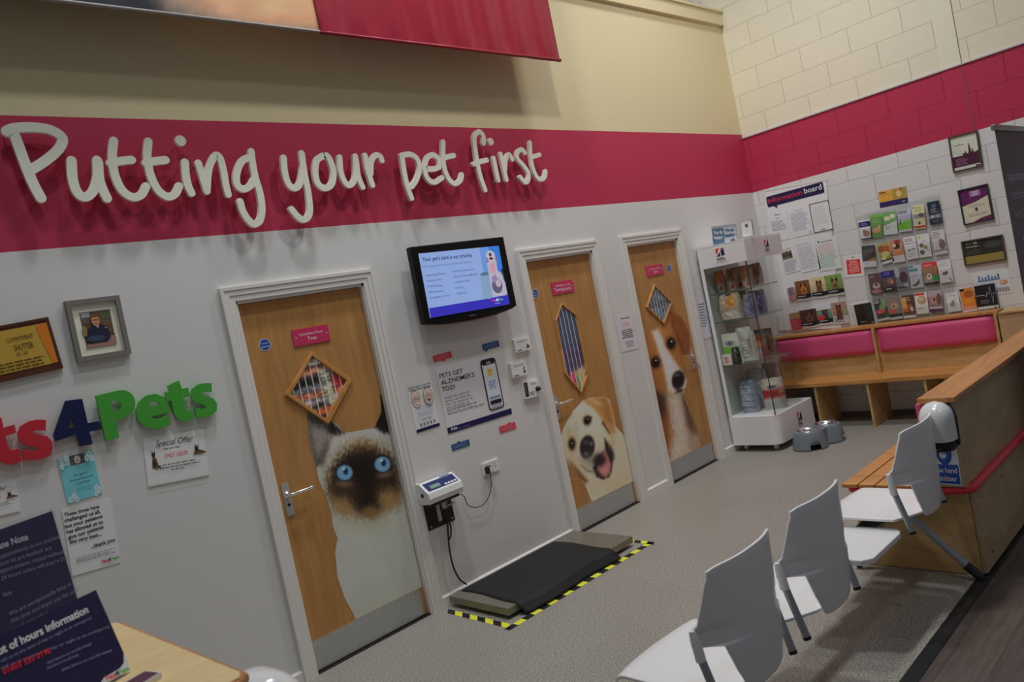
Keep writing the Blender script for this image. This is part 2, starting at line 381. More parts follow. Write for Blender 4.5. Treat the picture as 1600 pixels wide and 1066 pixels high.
def sdist(X, Y, pts):
    pts = [np.array(p, float) for p in pts]; n = len(pts); d = np.full(len(X), 1e9); ins = np.zeros(len(X), bool)
    for i in range(n):
        a, b = pts[i], pts[(i+1) % n]; e = b-a; L2 = max(e.dot(e), 1e-9)
        t = np.clip(((X-a[0])*e[0]+(Y-a[1])*e[1])/L2, 0, 1); d = np.minimum(d, np.hypot(X-a[0]-t*e[0], Y-a[1]-t*e[1]))
        if a[1] != b[1]:
            c = ((Y < a[1]) != (Y < b[1])) & (X < (b[0]-a[0])*(Y-a[1])/(b[1]-a[1])+a[0]); ins ^= c
    return np.where(ins, -d, d)
def project(p):
    d = p-CAM; z = d@FWD; return 800+FPX*(d@RGT)/z, 533-FPX*(d@UPV)/z
def picture(name, P, a0, a1, b0, b1, step, n, zoomv, outline, painter, label, parent, clip=None):
    """printed cut-out picture stuck on a door: a fine sheet with its print held per point"""
    sc, ox, oy = zoomv; na = int((a1-a0)/step)+1; nb = int((b1-b0)/step)+1
    A, B = np.meshgrid(np.linspace(a0, a1, na), np.linspace(b0, b1, nb)); A = A.ravel(); B = B.ravel()
    pts = P.O+A[:, None]*P.U+B[:, None]*P.V+n*P.N; u, v = project(pts); X = (u-ox)*sc; Y = (v-oy)*sc
    d = sdist(X, Y, outline)+2.0*(noise2(X, Y, 6, 6, 9)-0.5); keepv = d < 0
    if clip is not None: keepv &= sdist(u, v, clip) > 0
    pt = Paint(X, Y, (150, 150, 145)); painter(pt); colr = alb(np.clip(pt.C, 0, 255))
    q = np.arange(na*nb).reshape(nb, na); f = np.stack([q[:-1, :-1], q[:-1, 1:], q[1:, 1:], q[1:, :-1]], -1).reshape(-1, 4); f = f[keepv[f].sum(1) >= 3]
    use = np.unique(f); mp = -np.ones(na*nb, int); mp[use] = np.arange(len(use)); f = mp[f]; pts = pts[use]; colr = colr[use]
    me = bpy.data.meshes.new(name); org = np.array([pts[:, 0].mean(), pts[:, 1].mean(), pts[:, 2].min()])
    me.from_pydata([tuple(k) for k in pts-org], [], [tuple(k) for k in f.tolist()])
    at = me.color_attributes.new('Col', 'FLOAT_COLOR', 'POINT'); at.data.foreach_set('color', np.hstack([colr, np.ones((len(colr), 1))]).ravel().astype(np.float32))
    me.materials.append(VC); o = bpy.data.objects.new(name, me); COL.objects.link(o); o.location = org; keep(o, parent); o['label'] = label
    return o

# ================================================================== SETTING
LW = left()
# left wall: built round three door openings
HD = 2.075
DR = [(1.735, 2.537), (3.931, 4.694), (5.146, 5.908)]     # structural openings (inside of linings)
mb = MB()
def band(x0, x1, z0, z1):
    for a, b, m in ((0, ZB, WHITE), (ZB, ZT, PINK), (ZT, 4.16, CREAM)):
        lo, hi = max(z0, a), min(z1, b)
        if hi > lo: mb.box((x0, 0, lo), (x1, 0.12, hi), m)
xs = [-3.5]
for a, b in DR:
    band(xs[-1], a, 0, 4.16); band(a, b, HD, 4.16); xs.append(b)
band(xs[-1], L, 0, 4.16)
w = mb.build('wall_left'); tag(w, kind='structure')
mb = MB(); mb.box((-3.5, -0.035, 4.16), (L, 0.16, 4.30), CREAM); mb.box((-3.5, -0.05, 4.29), (L, 0.16, 4.31), CREAM)
tag(mb.build('trim_1'), kind='structure')
# far wall of painted blockwork
BW = blocks('white_painted_blocks', (148, 148, 146), (132, 131, 129)); BC = blocks('cream_painted_blocks', (156, 150, 134), (146, 140, 125)); BP = blocks('pink_painted_blocks', (124, 32, 52), (112, 28, 46))
mb = MB()
for z0, z1, m in ((0, ZB, BW), (ZB, ZT-0.045, BP), (ZT-0.045, 6.2, BC)): mb.box((L, -6.5, z0), (L+0.2, 3.2, z1), m)
tag(mb.build('wall_far', origin=(0, 0, 0)), kind='structure')
mb = MB()   # cased column and the movement joint beside it
for z0, z1, m in ((ZB, ZT-0.045, M((124, 32, 52), 0.55)), (ZT-0.045, 6.2, M((158, 152, 136), 0.6)), (0.9, ZB, M((150, 148, 147), 0.6))):
    mb.box((L-0.0007, -2.055, z0), (L, -1.90, z1), m)
mb.box((L-0.003, -2.062, ZB), (L, -2.057, 6.2), M((84, 66, 62), 0.8))
tag(mb.build('trim_2'), kind='structure')
mb = MB(); mb.box((L-0.012, -6.5, ZT-0.045), (L, -0.001, ZT-0.033), M((128, 128, 130), 0.6)); tag(mb.build('trim_3'), kind='structure')
# floor: speckled sheet vinyl, dark edging strip, wood-look planks beyond
FL = speckle('speckled_grey_vinyl', (80, 78, 73), (120, 116, 109), 120, 0.42)
mb = MB(); mb.box((-3.5, -2.615, -0.05), (L, 0.12, 0), FL); tag(mb.build('floor', origin=(0, 0, 0)), kind='structure')
mb = MB(); mb.box((-3.5, -6.5, -0.05), (L, -2.675, -0.001), planks('dark_wood_planks')); tag(mb.build('floor', origin=(0, 0, 0)), kind='structure')
mb = MB(); mb.box((-3.5, -2.675, -0.05), (L, -2.615, 0.003), BLACK); tag(mb.build('trim_4', origin=(0, 0, 0)), kind='structure')
# skirting between the doors
mb = MB()
for a, b in ((-3.5, 1.66), (2.60, 3.86), (4.775, 5.07), (5.985, L)):
    mb.box((a, -0.016, 0), (b, 0, 0.062), GLOSSWHITE); mb.add([(a, -0.016, 0.062), (b, -0.016, 0.062), (b, 0, 0.072), (a, 0, 0.072)], [(0, 1, 2, 3)], GLOSSWHITE)
tag(mb.build('baseboard_left'), kind='structure')
mb = MB(); mb.box((L-0.015, -2.5, 0), (L, -0.02, 0.05), M((70, 70, 70), .6)); tag(mb.build('baseboard_far'), kind='structure')

# ------------------------------------------------------------------ doors
LEAFY = 0.030
def door(n, x0, x1, hinge_right):
    # lining, stop and architrave
    m = MB(); a, b = x0-0.014, x1+0.014
    m.box((a-0.001, -0.002, 0), (x0-0.003, 0.12, 2.075), GLOSSWHITE); m.box((x1+0.003, -0.002, 0), (b+0.001, 0.12, 2.075), GLOSSWHITE); m.box((a, -0.002, 2.045), (b, 0.12, 2.075), GLOSSWHITE)
    W_ = 0.075
    for u0, u1, d in ((0.0, 0.030, 0.014), (0.030, 0.058, 0.019), (0.058, W_, 0.024)):
        m.box((a-u1, -d, 0), (a-u0, 0, 2.062+u1), GLOSSWHITE); m.box((b+u0, -d, 0), (b+u1, 0, 2.062+u1), GLOSSWHITE)
        m.box((a-u0, -d, 2.062+u0), (b+u0, 0, 2.062+u1), GLOSSWHITE)
    tag(m.build('trim_%d' % (4+n)), kind='structure')
    m = MB(); m.box((x0, LEAFY, 0.008), (x1, LEAFY+0.044, 2.042), DOORWOOD)
    d = m.build('door_%d' % n, bevel=0.002, origin=((x0+x1)/2, LEAFY, 0)); tag(d, kind='structure')
    m = MB(); m.box((x0+0.004, LEAFY-0.002, 0.010), (x1-0.030, LEAFY, 0.172), STEEL)
    for sx in np.linspace(x0+0.03, x1-0.06, 4):
        for sz in (0.03, 0.152): m.lathe((sx, LEAFY-0.0025, sz), [(0.0, 0), (0.004, 0.0)], CHROME, 8, (0, -1, 0))
    k = m.build('kick_plate', d); k['label'] = 'brushed steel kick plate'
    return d
def leafplane(off=0.0): return Plane((0, LEAFY-off, 0), (1, 0, 0), (0, 0, 1))
D1 = door(1, 1.749, 2.523, True); D2 = door(2, 3.945, 4.680, True); D3 = door(3, 5.160, 5.894, False)
D1['label'] = 'oak door with a large cat picture, nearest the wall screen'; D2['label'] = 'middle oak door with a smiling pale dog picture'; D3['label'] = 'far oak door with a brown and white puppy picture'
# boxed floor line under each door
mb = MB()
for a, b in DR: mb.box((a, 0.0, 0.0), (b, 0.10, 0.004), BLACK)
tag(mb.build('trim_8'), kind='structure')

def handle(d, x, z, dr, plate=True):
    """lever handle on a back plate; dr = direction the lever points along x"""
    m = MB()
    if plate: m.box((x-0.021, LEAFY-0.006, z-0.115), (x+0.021, LEAFY, z+0.065), STEEL); m.lathe((x, LEAFY-0.0065, z-0.055), [(0, 0.001), (0.009, 0.001), (0.009, 0)], BLACK, 12, (0, -1, 0))
    m.tube(smooth([(x, LEAFY, z), (x, LEAFY-0.035, z), (x+dr*0.012, LEAFY-0.05, z), (x+dr*0.06, LEAFY-0.052, z+0.002), (x+dr*0.135, LEAFY-0.046, z+0.002)], 5), 0.0095, CHROME, 12)
    m.lathe((x, LEAFY-0.006, z), [(0.018, 0), (0.018, 0.008), (0.0, 0.009)], CHROME, 16, (0, -1, 0))
    h = m.build('door_handle', d); h['label'] = 'chrome lever handle'
handle(D1, 1.800, 0.985, 1); handle(D2, 3.985, 0.975, 1); handle(D3, 5.835, 0.985, -1)

def vision(d, outer, inner, sc, ox, oy, kind, bead=1.0):
    P = leafplane(); i = px(P, zm(inner, sc, ox, oy)); o = [b+(a-b)*bead for a, b in zip(px(P, zm(outer, sc, ox, oy)), i)]
    m = MB(); m.ring(P, o, i, 0.0, 0.016, FRAMEWOOD); fr = m.build('window_frame', d, bevel=0.002); fr['label'] = 'honey oak glazing bead'
    m = MB(); n = 0.004; k = len(i)
    ii = i if sum(i[j][0]*i[(j+1) % k][1]-i[(j+1) % k][0]*i[j][1] for j in range(k)) > 0 else i[::-1]
    A = np.array(ii); a0, b0 = A.min(0); a1, b1 = A.max(0); step = 0.0025
    na = int((a1-a0)/step)+1; nb = int((b1-b0)/step)+1
    XX, YY = np.meshgrid(np.linspace(a0, a1, na), np.linspace(b0, b1, nb)); XX = XX.ravel(); YY = YY.ravel()
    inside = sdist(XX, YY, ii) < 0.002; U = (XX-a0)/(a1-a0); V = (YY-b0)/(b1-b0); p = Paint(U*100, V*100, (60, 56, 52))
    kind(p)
    # upright bars painted on the pane, over the painted shop reflection
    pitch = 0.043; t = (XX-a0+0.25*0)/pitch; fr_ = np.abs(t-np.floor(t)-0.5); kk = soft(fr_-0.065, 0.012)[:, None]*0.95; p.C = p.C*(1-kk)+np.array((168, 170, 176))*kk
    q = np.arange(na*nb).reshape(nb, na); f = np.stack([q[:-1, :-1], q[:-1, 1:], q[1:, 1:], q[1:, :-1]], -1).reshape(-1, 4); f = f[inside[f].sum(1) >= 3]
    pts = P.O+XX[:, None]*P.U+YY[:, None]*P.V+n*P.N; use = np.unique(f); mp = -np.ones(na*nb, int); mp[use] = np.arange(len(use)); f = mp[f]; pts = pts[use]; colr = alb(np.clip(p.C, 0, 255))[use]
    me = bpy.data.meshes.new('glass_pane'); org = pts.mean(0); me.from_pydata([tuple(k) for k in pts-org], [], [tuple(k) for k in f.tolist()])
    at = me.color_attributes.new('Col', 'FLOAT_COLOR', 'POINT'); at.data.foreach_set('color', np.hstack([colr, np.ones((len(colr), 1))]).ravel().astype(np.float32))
    me.materials.append(vcol('painted_pane_reflection', 0.12, 0.6)); g = bpy.data.objects.new('glass_pane', me); COL.objects.link(g); g.location = org; keep(g, d); g['label'] = 'vision pane with painted upright bars and shop reflection'
def v1(p):  # reflections of the shop, painted flat into each door's pane colours
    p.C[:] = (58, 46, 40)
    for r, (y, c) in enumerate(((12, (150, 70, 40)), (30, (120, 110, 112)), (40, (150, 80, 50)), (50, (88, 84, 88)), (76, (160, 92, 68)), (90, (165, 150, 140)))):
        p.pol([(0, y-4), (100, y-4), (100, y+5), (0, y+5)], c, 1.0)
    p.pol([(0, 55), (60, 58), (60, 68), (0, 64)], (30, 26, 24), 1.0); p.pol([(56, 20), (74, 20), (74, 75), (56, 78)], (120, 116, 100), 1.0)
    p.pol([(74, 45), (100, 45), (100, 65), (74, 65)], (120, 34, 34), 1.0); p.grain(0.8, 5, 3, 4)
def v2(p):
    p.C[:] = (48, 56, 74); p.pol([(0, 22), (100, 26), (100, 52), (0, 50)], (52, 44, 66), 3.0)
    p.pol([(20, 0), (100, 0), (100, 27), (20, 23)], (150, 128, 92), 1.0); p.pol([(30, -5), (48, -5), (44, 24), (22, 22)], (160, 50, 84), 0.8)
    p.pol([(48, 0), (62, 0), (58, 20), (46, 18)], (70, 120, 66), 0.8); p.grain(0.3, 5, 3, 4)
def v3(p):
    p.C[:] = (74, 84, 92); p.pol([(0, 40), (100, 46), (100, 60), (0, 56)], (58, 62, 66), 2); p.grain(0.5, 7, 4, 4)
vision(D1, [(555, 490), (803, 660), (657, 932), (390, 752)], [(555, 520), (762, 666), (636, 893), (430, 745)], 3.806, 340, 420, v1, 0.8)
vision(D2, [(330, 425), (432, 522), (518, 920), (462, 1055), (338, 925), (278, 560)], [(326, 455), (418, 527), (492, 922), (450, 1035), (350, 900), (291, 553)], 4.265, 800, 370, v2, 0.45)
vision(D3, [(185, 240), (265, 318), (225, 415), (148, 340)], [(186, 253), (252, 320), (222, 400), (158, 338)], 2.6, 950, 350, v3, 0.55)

def doorsign(d, q, top, big, lab):
    s = Sheet(leafplane(), q, 0.001, 0.006, (136, 36, 64), rough=0.3)
    s.text(top, 0.5, 0.42, 0.17, (205, 150, 160), 0.66, 'c'); s.text(big, 0.5, 0.76, 0.24, (225, 205, 208), None if len(big) < 5 else 0.72, 'c')
    for x in (0.08, 0.92): s.ell(x, 0.5, 0.025, 0.025, (190, 180, 176))
    o = s.done('room_sign', parent=d); o['label'] = lab
doorsign(D1, [(454.3, 516.7), (510.8, 507.2), (459.5, 542.5)], 'Consultation Room', 'Two', 'pink room sign')
doorsign(D2, [(859.8, 442.2), (893.3, 436.8), (863, 461.4)], 'Ward', 'Radiography', 'pink room sign')
doorsign(D3, [(1007.7, 416.6), (1033.5, 412), (1010.5, 433)], 'Consultation Room', 'One', 'pink room sign')
def disc(d, c, r):
    P = leafplane(); a = P.at(*c); q = Sheet(P, [c, (c[0]+5, c[1]-1), (c[0]+1, c[1]+5)], 0.001, 0.0, None)
    ang = np.linspace(0, 2*math.pi, 28, endpoint=False)
    for rr, cc in ((r*1.12, (150, 152, 158)), (r, (24, 52, 104))): q.poly([a+rr*np.array([math.cos(t), math.sin(t)]) for t in ang], cc, raw=True)
    for t, dz in (('Fire door', 0.004), ('keep shut', -0.014)):
        v, f = text_mesh(t, 0.01); k = r*1.5/v[:, 0].max(); q.mb.add([P.w(a[0]-r*0.75+x*k, a[1]+dz+y*k, 0.0025) for x, y in v], f, q.mat((150, 170, 200)))
    o = q.done('fire_door_disc', parent=d); o['label'] = 'round blue fire door disc'
disc(D1, (413.8, 538.8), 0.0305); disc(D2, (836.8, 458.6), 0.0305); disc(D3, (1045.4, 419), 0.0305)

# ---- pictures of animals printed on the doors
def cat(p):
    p.C[:] = (140, 141, 135); p.grain(0.04, 60, 90, 2)
    p.pol([(300, 840), (700, 660), (760, 900), (300, 960)], (128, 126, 104), 40, 0.5)
    p.ell(430, 455, 110, 26, (126, 128, 100), 0.35, op=0.5)
    # ears
    p.pol([(190, 0), (250, 30), (345, 92), (300, 110), (262, 215), (232, 225), (205, 120)], (52, 48, 44), 4, rag=10)
    p.pol([(208, 60), (262, 70), (300, 95), (270, 150), (245, 195), (222, 150)], (112, 106, 98), 9, rag=22)
    p.pol([(290, 40), (350, 98), (318, 112), (285, 85)], (20, 17, 15), 3, rag=8)
    p.pol([(545, -80), (545, 92), (500, 92), (460, 70), (474, 10), (478, -80)], (22, 18, 16), 3, rag=10)
    p.ell(345, 130, 50, 34, (150, 148, 142), 0.2, rag=0.4)
    # mask
    p.ell(422, 282, 140, 142, (112, 92, 60), 0.09, -8, 0.85, 0.28)
    p.ell(320, 290, 42, 66, (96, 70, 42), 0.2, rag=0.3); p.ell(520, 270, 42, 80, (100, 74, 44), 0.2, rag=0.3)
    p.ell(420, 165, 62, 40, (104, 78, 48), 0.3, rag=0.6)
    p.ell(424, 270, 130, 116, (26, 20, 15), 0.07, -8, 1, 0.16); p.ell(432, 306, 80, 104, (17, 14, 12), 0.07, -5)
    p.ell(352, 330, 52, 50, (44, 32, 22), 0.25, rag=0.3); p.ell(510, 320, 50, 50, (40, 29, 20), 0.25, rag=0.3)
    p.ell(340, 378, 44, 32, (120, 96, 60), 0.25, 30, 0.9, 0.5); p.ell(520, 352, 42, 38, (124, 98, 62), 0.25, -30, 0.9, 0.5)
    p.ell(446, 402, 34, 24, (96, 74, 44), 0.25, rag=0.3)
    p.ell(345, 290, 30, 14, (96, 74, 58), 0.3, 0, 0.8); p.ell(505, 255, 30, 12, (96, 74, 58), 0.3, -10, 0.8)
    for x, y in ((347, 246), (495, 213)):
        p.ell(x, y, 36, 35, (12, 10, 9), 0.06); p.ell(x, y+1, 31, 30, (80, 116, 142), 0.05); p.ell(x, y+4, 22, 20, (94, 132, 158), 0.3, 0, .6)
        p.ell(x+4, y-4, 9, 13, (18, 30, 48), 0.15); p.ell(x-4, y-14, 5, 4, (210, 220, 226), 0.3)
    p.grain(0.035, 4, 13, 6)
catout = [(200, -60), (200, 20), (204, 110), (218, 170), (234, 222), (240, 250), (246, 280), (275, 345), (293, 402), (300, 455), (318, 505), (309, 560), (318, 655), (345, 735), (380, 800), (398, 840), (420, 1000), (800, 900), (800, 0), (520, -40), (485, -60), (490, 10), (466, 66), (440, 76), (345, 92), (320, 60), (250, 20)]
PL = leafplane()
picture('cat_picture', PL, 1.75, 2.521, 0.174, 1.45, 0.0026, 0.0012, (2.503, 400, 640), catout, cat, 'printed picture of a Siamese cat with blue eyes', D1,
        clip=[(485.8, 548.7), (551, 593.4), (512.6, 664.9), (442.5, 617.6)])
def golden(p):
    p.C[:] = (160, 153, 136); p.grain(0.05, 40, 40, 2)
    p.ell(430, 260, 100, 90, (178, 172, 158), 0.3); p.ell(610, 560, 90, 170, (156, 146, 122), 0.3, -15, 0.8, 0.5)
    p.ell(560, 760, 110, 70, (150, 136, 104), 0.3, 0, 0.7, 0.8); p.ell(480, 800, 60, 60, (160, 152, 128), 0.3, 0, 0.8, 0.5)
    p.pol([(375, 188), (440, 166), (520, 164), (556, 220), (577, 310), (578, 400), (548, 402), (515, 350), (480, 290), (440, 240), (400, 215)], (146, 106, 60), 6, rag=6)
    p.pol([(470, 180), (520, 175), (545, 240), (560, 330), (530, 320), (500, 250)], (124, 84, 46), 10); p.ell(455, 200, 40, 14, (168, 132, 84), 0.4, 20)
    p.pol([(500, 320), (548, 402), (540, 400), (495, 335)], (60, 40, 22), 3)
    p.pol([(225, 480), (262, 560), (330, 620), (400, 708), (350, 700), (255, 705), (235, 600)], (120, 84, 46), 6, rag=8)
    p.pol([(290, 570), (400, 700), (385, 725), (300, 620)], (96, 66, 38), 5)
    p.ell(380, 290, 44, 32, (176, 156, 118), 0.3, -15, .7); p.ell(300, 430, 40, 46, (172, 148, 106), 0.3, 0, .7)
    p.ell(400, 316, 27, 32, (80, 54, 34), 0.2); p.ell(401, 316, 19, 25, (14, 11, 10), 0.15, 20); p.ell(404, 308, 3.5, 3.5, (190, 180, 160), .3); p.pol([(405, 300), (432, 292), (425, 304)], (30, 22, 18), 2)
    p.ell(301, 468, 26, 42, (84, 58, 38), 0.2); p.ell(301, 470, 18, 34, (14, 11, 10), 0.15); p.ell(303, 462, 3.5, 3.5, (190, 180, 160), .3)
    p.ell(400, 488, 47, 76, (22, 20, 20), 0.06, 6); p.ell(392, 458, 20, 16, (58, 58, 60), 0.4); p.ell(428, 465, 7, 12, (95, 98, 104), 0.4); p.ell(392, 530, 8, 10, (90, 92, 96), 0.4)
    p.ell(420, 570, 50, 40, (96, 88, 78), 0.5, 0, .7)
    p.pol([(436, 620), (470, 560), (515, 500), (512, 430), (530, 460), (560, 530), (566, 560), (556, 640), (540, 680), (500, 695), (460, 680)], (24, 19, 18), 3, rag=6)
    p.pol([(468, 560), (500, 520), (516, 505), (540, 560), (552, 600), (545, 650), (520, 682), (490, 660), (465, 628)], (150, 92, 90), 4); p.ell(505, 640, 26, 30, (166, 110, 106), 0.4, 0, .7)
    p.ell(478, 570, 38, 42, (30, 26, 26), 0.18, 30); p.pol([(360, 600), (400, 632), (440, 640), (436, 650), (395, 642)], (110, 90, 66), 4)
    p.ell(552, 515, 14, 46, (40, 34, 32), 0.2, -18); p.ell(300, 560, 26, 60, (148, 130, 98), .4, -20, .6); p.ell(560, 450, 16, 40, (140, 124, 96), .4, 0, .6); p.grain(0.07, 5, 15, 6)
goldout = [(372, 186), (440, 165), (518, 163), (545, 185), (557, 225), (577, 310), (582, 355), (640, 418), (655, 470), (672, 560), (695, 660), (760, 700), (760, 980), (440, 900), (430, 845), (410, 790), (385, 732), (352, 697), (271, 700), (252, 610), (235, 510), (226, 440), (240, 385), (270, 320), (310, 255)]
picture('golden_dog_picture', PL, 3.947, 4.678, 0.174, 1.16, 0.0028, 0.0012, (4.1, 820, 580), goldout, golden, 'printed picture of a smiling pale golden dog', D2)
def beagle(p):
    p.C[:] = (122, 78, 40); p.grain(0.15, 20, 30, 2)
    p.pol([(250, 355), (300, 380), (332, 445), (337, 520), (312, 535), (290, 480), (258, 420)], (104, 58, 30), 4); p.pol([(262, 400), (290, 470), (308, 530), (298, 500), (268, 440)], (62, 34, 18), 4)
    p.ell(225, 440, 40, 26, (140, 92, 48), 0.4); p.ell(165, 520, 22, 60, (132, 84, 44), 0.4)
    p.pol([(180, 436), (205, 428), (232, 490), (262, 545), (300, 600), (322, 640), (308, 690), (272, 708), (245, 690), (238, 640), (225, 580), (205, 520), (190, 470)], (170, 166, 158), 4, rag=4)
    p.ell(250, 705, 50, 20, (120, 100, 76), 0.4, 10, .8, .5)
    p.pol([(185, 670), (240, 700), (245, 800), (240, 900), (200, 880), (180, 760)], (52, 30, 17), 6, rag=10)
    p.pol([(200, 790), (262, 780), (275, 900), (235, 985), (215, 900)], (110, 60, 26), 8, rag=8)
    p.pol([(240, 700), (300, 690), (330, 800), (345, 930), (240, 990), (262, 860)], (152, 144, 132), 8, rag=12)
    p.pol([(300, 690), (322, 730), (365, 850), (350, 870), (322, 820)], (66, 46, 34), 6, rag=10); p.ell(352, 890, 24, 40, (132, 116, 100), 0.3)
    for x, y in ((256, 486), (193, 563)):
        p.ell(x, y, 20, 25, (64, 36, 18), 0.2); p.ell(x, y, 15, 20, (12, 10, 9), 0.12); p.ell(x+2, y-8, 3, 3, (190, 185, 175), .3)
    p.ell(285, 634, 26, 38, (18, 16, 16), 0.08, 8); p.ell(278, 614, 10, 6, (70, 70, 72), 0.4); p.pol([(280, 668), (305, 672), (302, 682), (276, 688)], (40, 28, 24), 3)
    p.grain(0.08, 4, 13, 6)
beout = [(150, 462), (170, 432), (222, 408), (245, 362), (262, 354), (300, 378), (331, 440), (337, 520), (318, 535), (303, 528), (312, 575), (322, 640), (308, 700), (332, 760), (362, 830), (376, 890), (400, 1010), (220, 1100), (60, 800), (100, 480)]
picture('puppy_picture', PL, 5.162, 5.892, 0.174, 1.56, 0.0034, 0.0012, (2.6, 950, 350), beout, beagle, 'printed picture of a brown and white puppy', D3,
        clip=[(1021, 442.3), (1052, 472.3), (1036.5, 509.6), (1007, 480.8)])

# ================================================================== slogan: raised handwritten letters
LP = left(0.075)
Z1 = (3.553, 0, 160); Z2 = (3.331, 420, 160)
LET = M((164, 158, 144), 0.5, name='cream_white_letter_board')
def letter(ch, strokes, Z, label, dot=None, w=0.056):
    m = MB()
    for i, st in enumerate(strokes):
        ribbon(m, LP, px(LP, zm(st, *Z)), w*0.70, -0.022+0.0004*i, 0.0+0.0004*i, LET)
    c0 = px(LP, zm([strokes[0][len(strokes[0])//2]], *Z))[0]
    pin = [p for q in (strokes[0][0], strokes[0][-1]) for p in px(LP, zm([q], *Z))]
    if dot:
        c = px(LP, zm([dot[:2]], *Z))[0]; m.slab(LP, [c+0.72*dot[2]*np.array([math.cos(t), math.sin(t)]) for t in np.linspace(0, 2*math.pi, 20, endpoint=False)], -0.022, 0, LET); pin.append(c)
    o = m.build('raised_letter'); tag(o, label, 'wall letter', 'raised handwritten letters of the slogan')
    for c in pin:
        k = MB(); k.tube([LP.w(*c, -0.022), LP.w(*c, -0.074)], 0.004, STEEL, 8); k.build('standoff_pin', o)
    return o
letter('P', [[(38, 162), (75, 175), (100, 230), (140, 340), (185, 450), (228, 530)], [(38, 158), (80, 142), (170, 137), (265, 147), (330, 178), (348, 212), (320, 265), (250, 325), (165, 378)]], Z1, 'white raised capital P starting the slogan', w=.062)
letter('u', [[(398, 322), (404, 420), (428, 495), (470, 525), (515, 495), (540, 420), (540, 320)], [(545, 330), (552, 420), (570, 480), (595, 532)]], Z1, 'white raised u right after the capital P', w=.060)
letter('t', [[(632, 212), (624, 300), (638, 400), (678, 485), (735, 525), (785, 512), (812, 465)], [(614, 335), (670, 325), (732, 318)]], Z1, 'white raised first t of the double t', w=.056)
letter('t', [[(824, 216), (818, 300), (836, 400), (878, 485), (930, 522), (972, 508), (995, 464)], [(810, 335), (866, 325), (920, 319)]], Z1, 'white raised second t of the double t', w=.056)
letter('i', [[(1028, 332), (1032, 400), (1045, 460), (1064, 502)]], Z1, 'white raised i between the double t and the n', dot=(1003, 212, .038), w=.056)
letter('n', [[(1102, 336), (1125, 410), (1150, 492)], [(1150, 480), (1160, 370), (1192, 298), (1220, 305), (1240, 370), (1254, 450), (1268, 510)]], Z1, 'white raised n before the long tailed g', w=.052)
letter('g', [[(1396, 272), (1402, 330), (1420, 420), (1444, 500), (1456, 590), (1444, 655), (1410, 674), (1375, 645), (1348, 600), (1334, 550)], [(1398, 300), (1345, 325), (1316, 390), (1318, 455), (1352, 480), (1390, 462), (1412, 425)]], Z1, 'white raised g with a tail below the pink band, end of first word', w=.054)
letter('y', [[(78, 288), (84, 360), (105, 425), (140, 445), (165, 415), (178, 340)], [(172, 265), (185, 360), (205, 460), (215, 550), (206, 595), (180, 609), (150, 592), (120, 556)]], Z2, 'white raised y with a hooked tail starting the second word', w=.053)
letter('o', [[(290, 274), (252, 300), (243, 360), (256, 420), (292, 445), (328, 425), (338, 365), (322, 305), (306, 280), (289, 274)]], Z2, 'white raised round o in the second word', w=.054)
letter('u', [[(370, 285), (376, 360), (398, 415), (425, 430), (448, 400), (454, 340), (452, 280)], [(456, 300), (464, 370), (476, 410), (490, 440)]], Z2, 'white raised u between the o and r of the second word', w=.050)
letter('r', [[(502, 276), (516, 350), (541, 430)], [(532, 370), (534, 310), (555, 275), (580, 280), (590, 302)]], Z2, 'white raised r ending the second word', w=.050)
letter('p', [[(694, 280), (708, 370), (724, 440), (745, 498)], [(692, 276), (735, 270), (772, 292), (786, 345), (770, 400), (745, 438)]], Z2, 'white raised p starting the third word', w=.050)
letter('e', [[(822, 346), (865, 345), (890, 330), (882, 290), (852, 272), (824, 292), (813, 345), (828, 395), (862, 415), (902, 392)]], Z2, 'white raised e in the third word', w=.050)
letter('t', [[(909, 205), (908, 270), (915, 340), (940, 400), (970, 422), (998, 405), (1006, 376)], [(911, 290), (935, 282), (964, 276)]], Z2, 'white raised t ending the third word', w=.050)
letter('f', [[(1119, 212), (1118, 175), (1095, 152), (1072, 178), (1076, 240), (1090, 330), (1108, 400), (1128, 455)], [(1068, 320), (1100, 308), (1136, 300)]], Z2, 'white raised tall f starting the last word', w=.050)
letter('i', [[(1172, 290), (1184, 350), (1196, 404)]], Z2, 'white raised i in the last word', dot=(1156, 203, .036), w=.050)
letter('r', [[(1208, 268), (1222, 330), (1239, 402)], [(1232, 350), (1234, 300), (1250, 270), (1268, 296)]], Z2, 'white raised r in the last word', w=.048)
letter('s', [[(1335, 262), (1318, 245), (1296, 258), (1296, 292), (1325, 325), (1352, 365), (1352, 402), (1336, 415), (1310, 388)]], Z2, 'white raised s in the last word', w=.048)
letter('t', [[(1361, 208), (1364, 270), (1373, 330), (1395, 385), (1420, 400), (1438, 386), (1443, 358)], [(1364, 286), (1390, 278), (1410, 272)]], Z2, 'white raised t ending the slogan', w=.048)

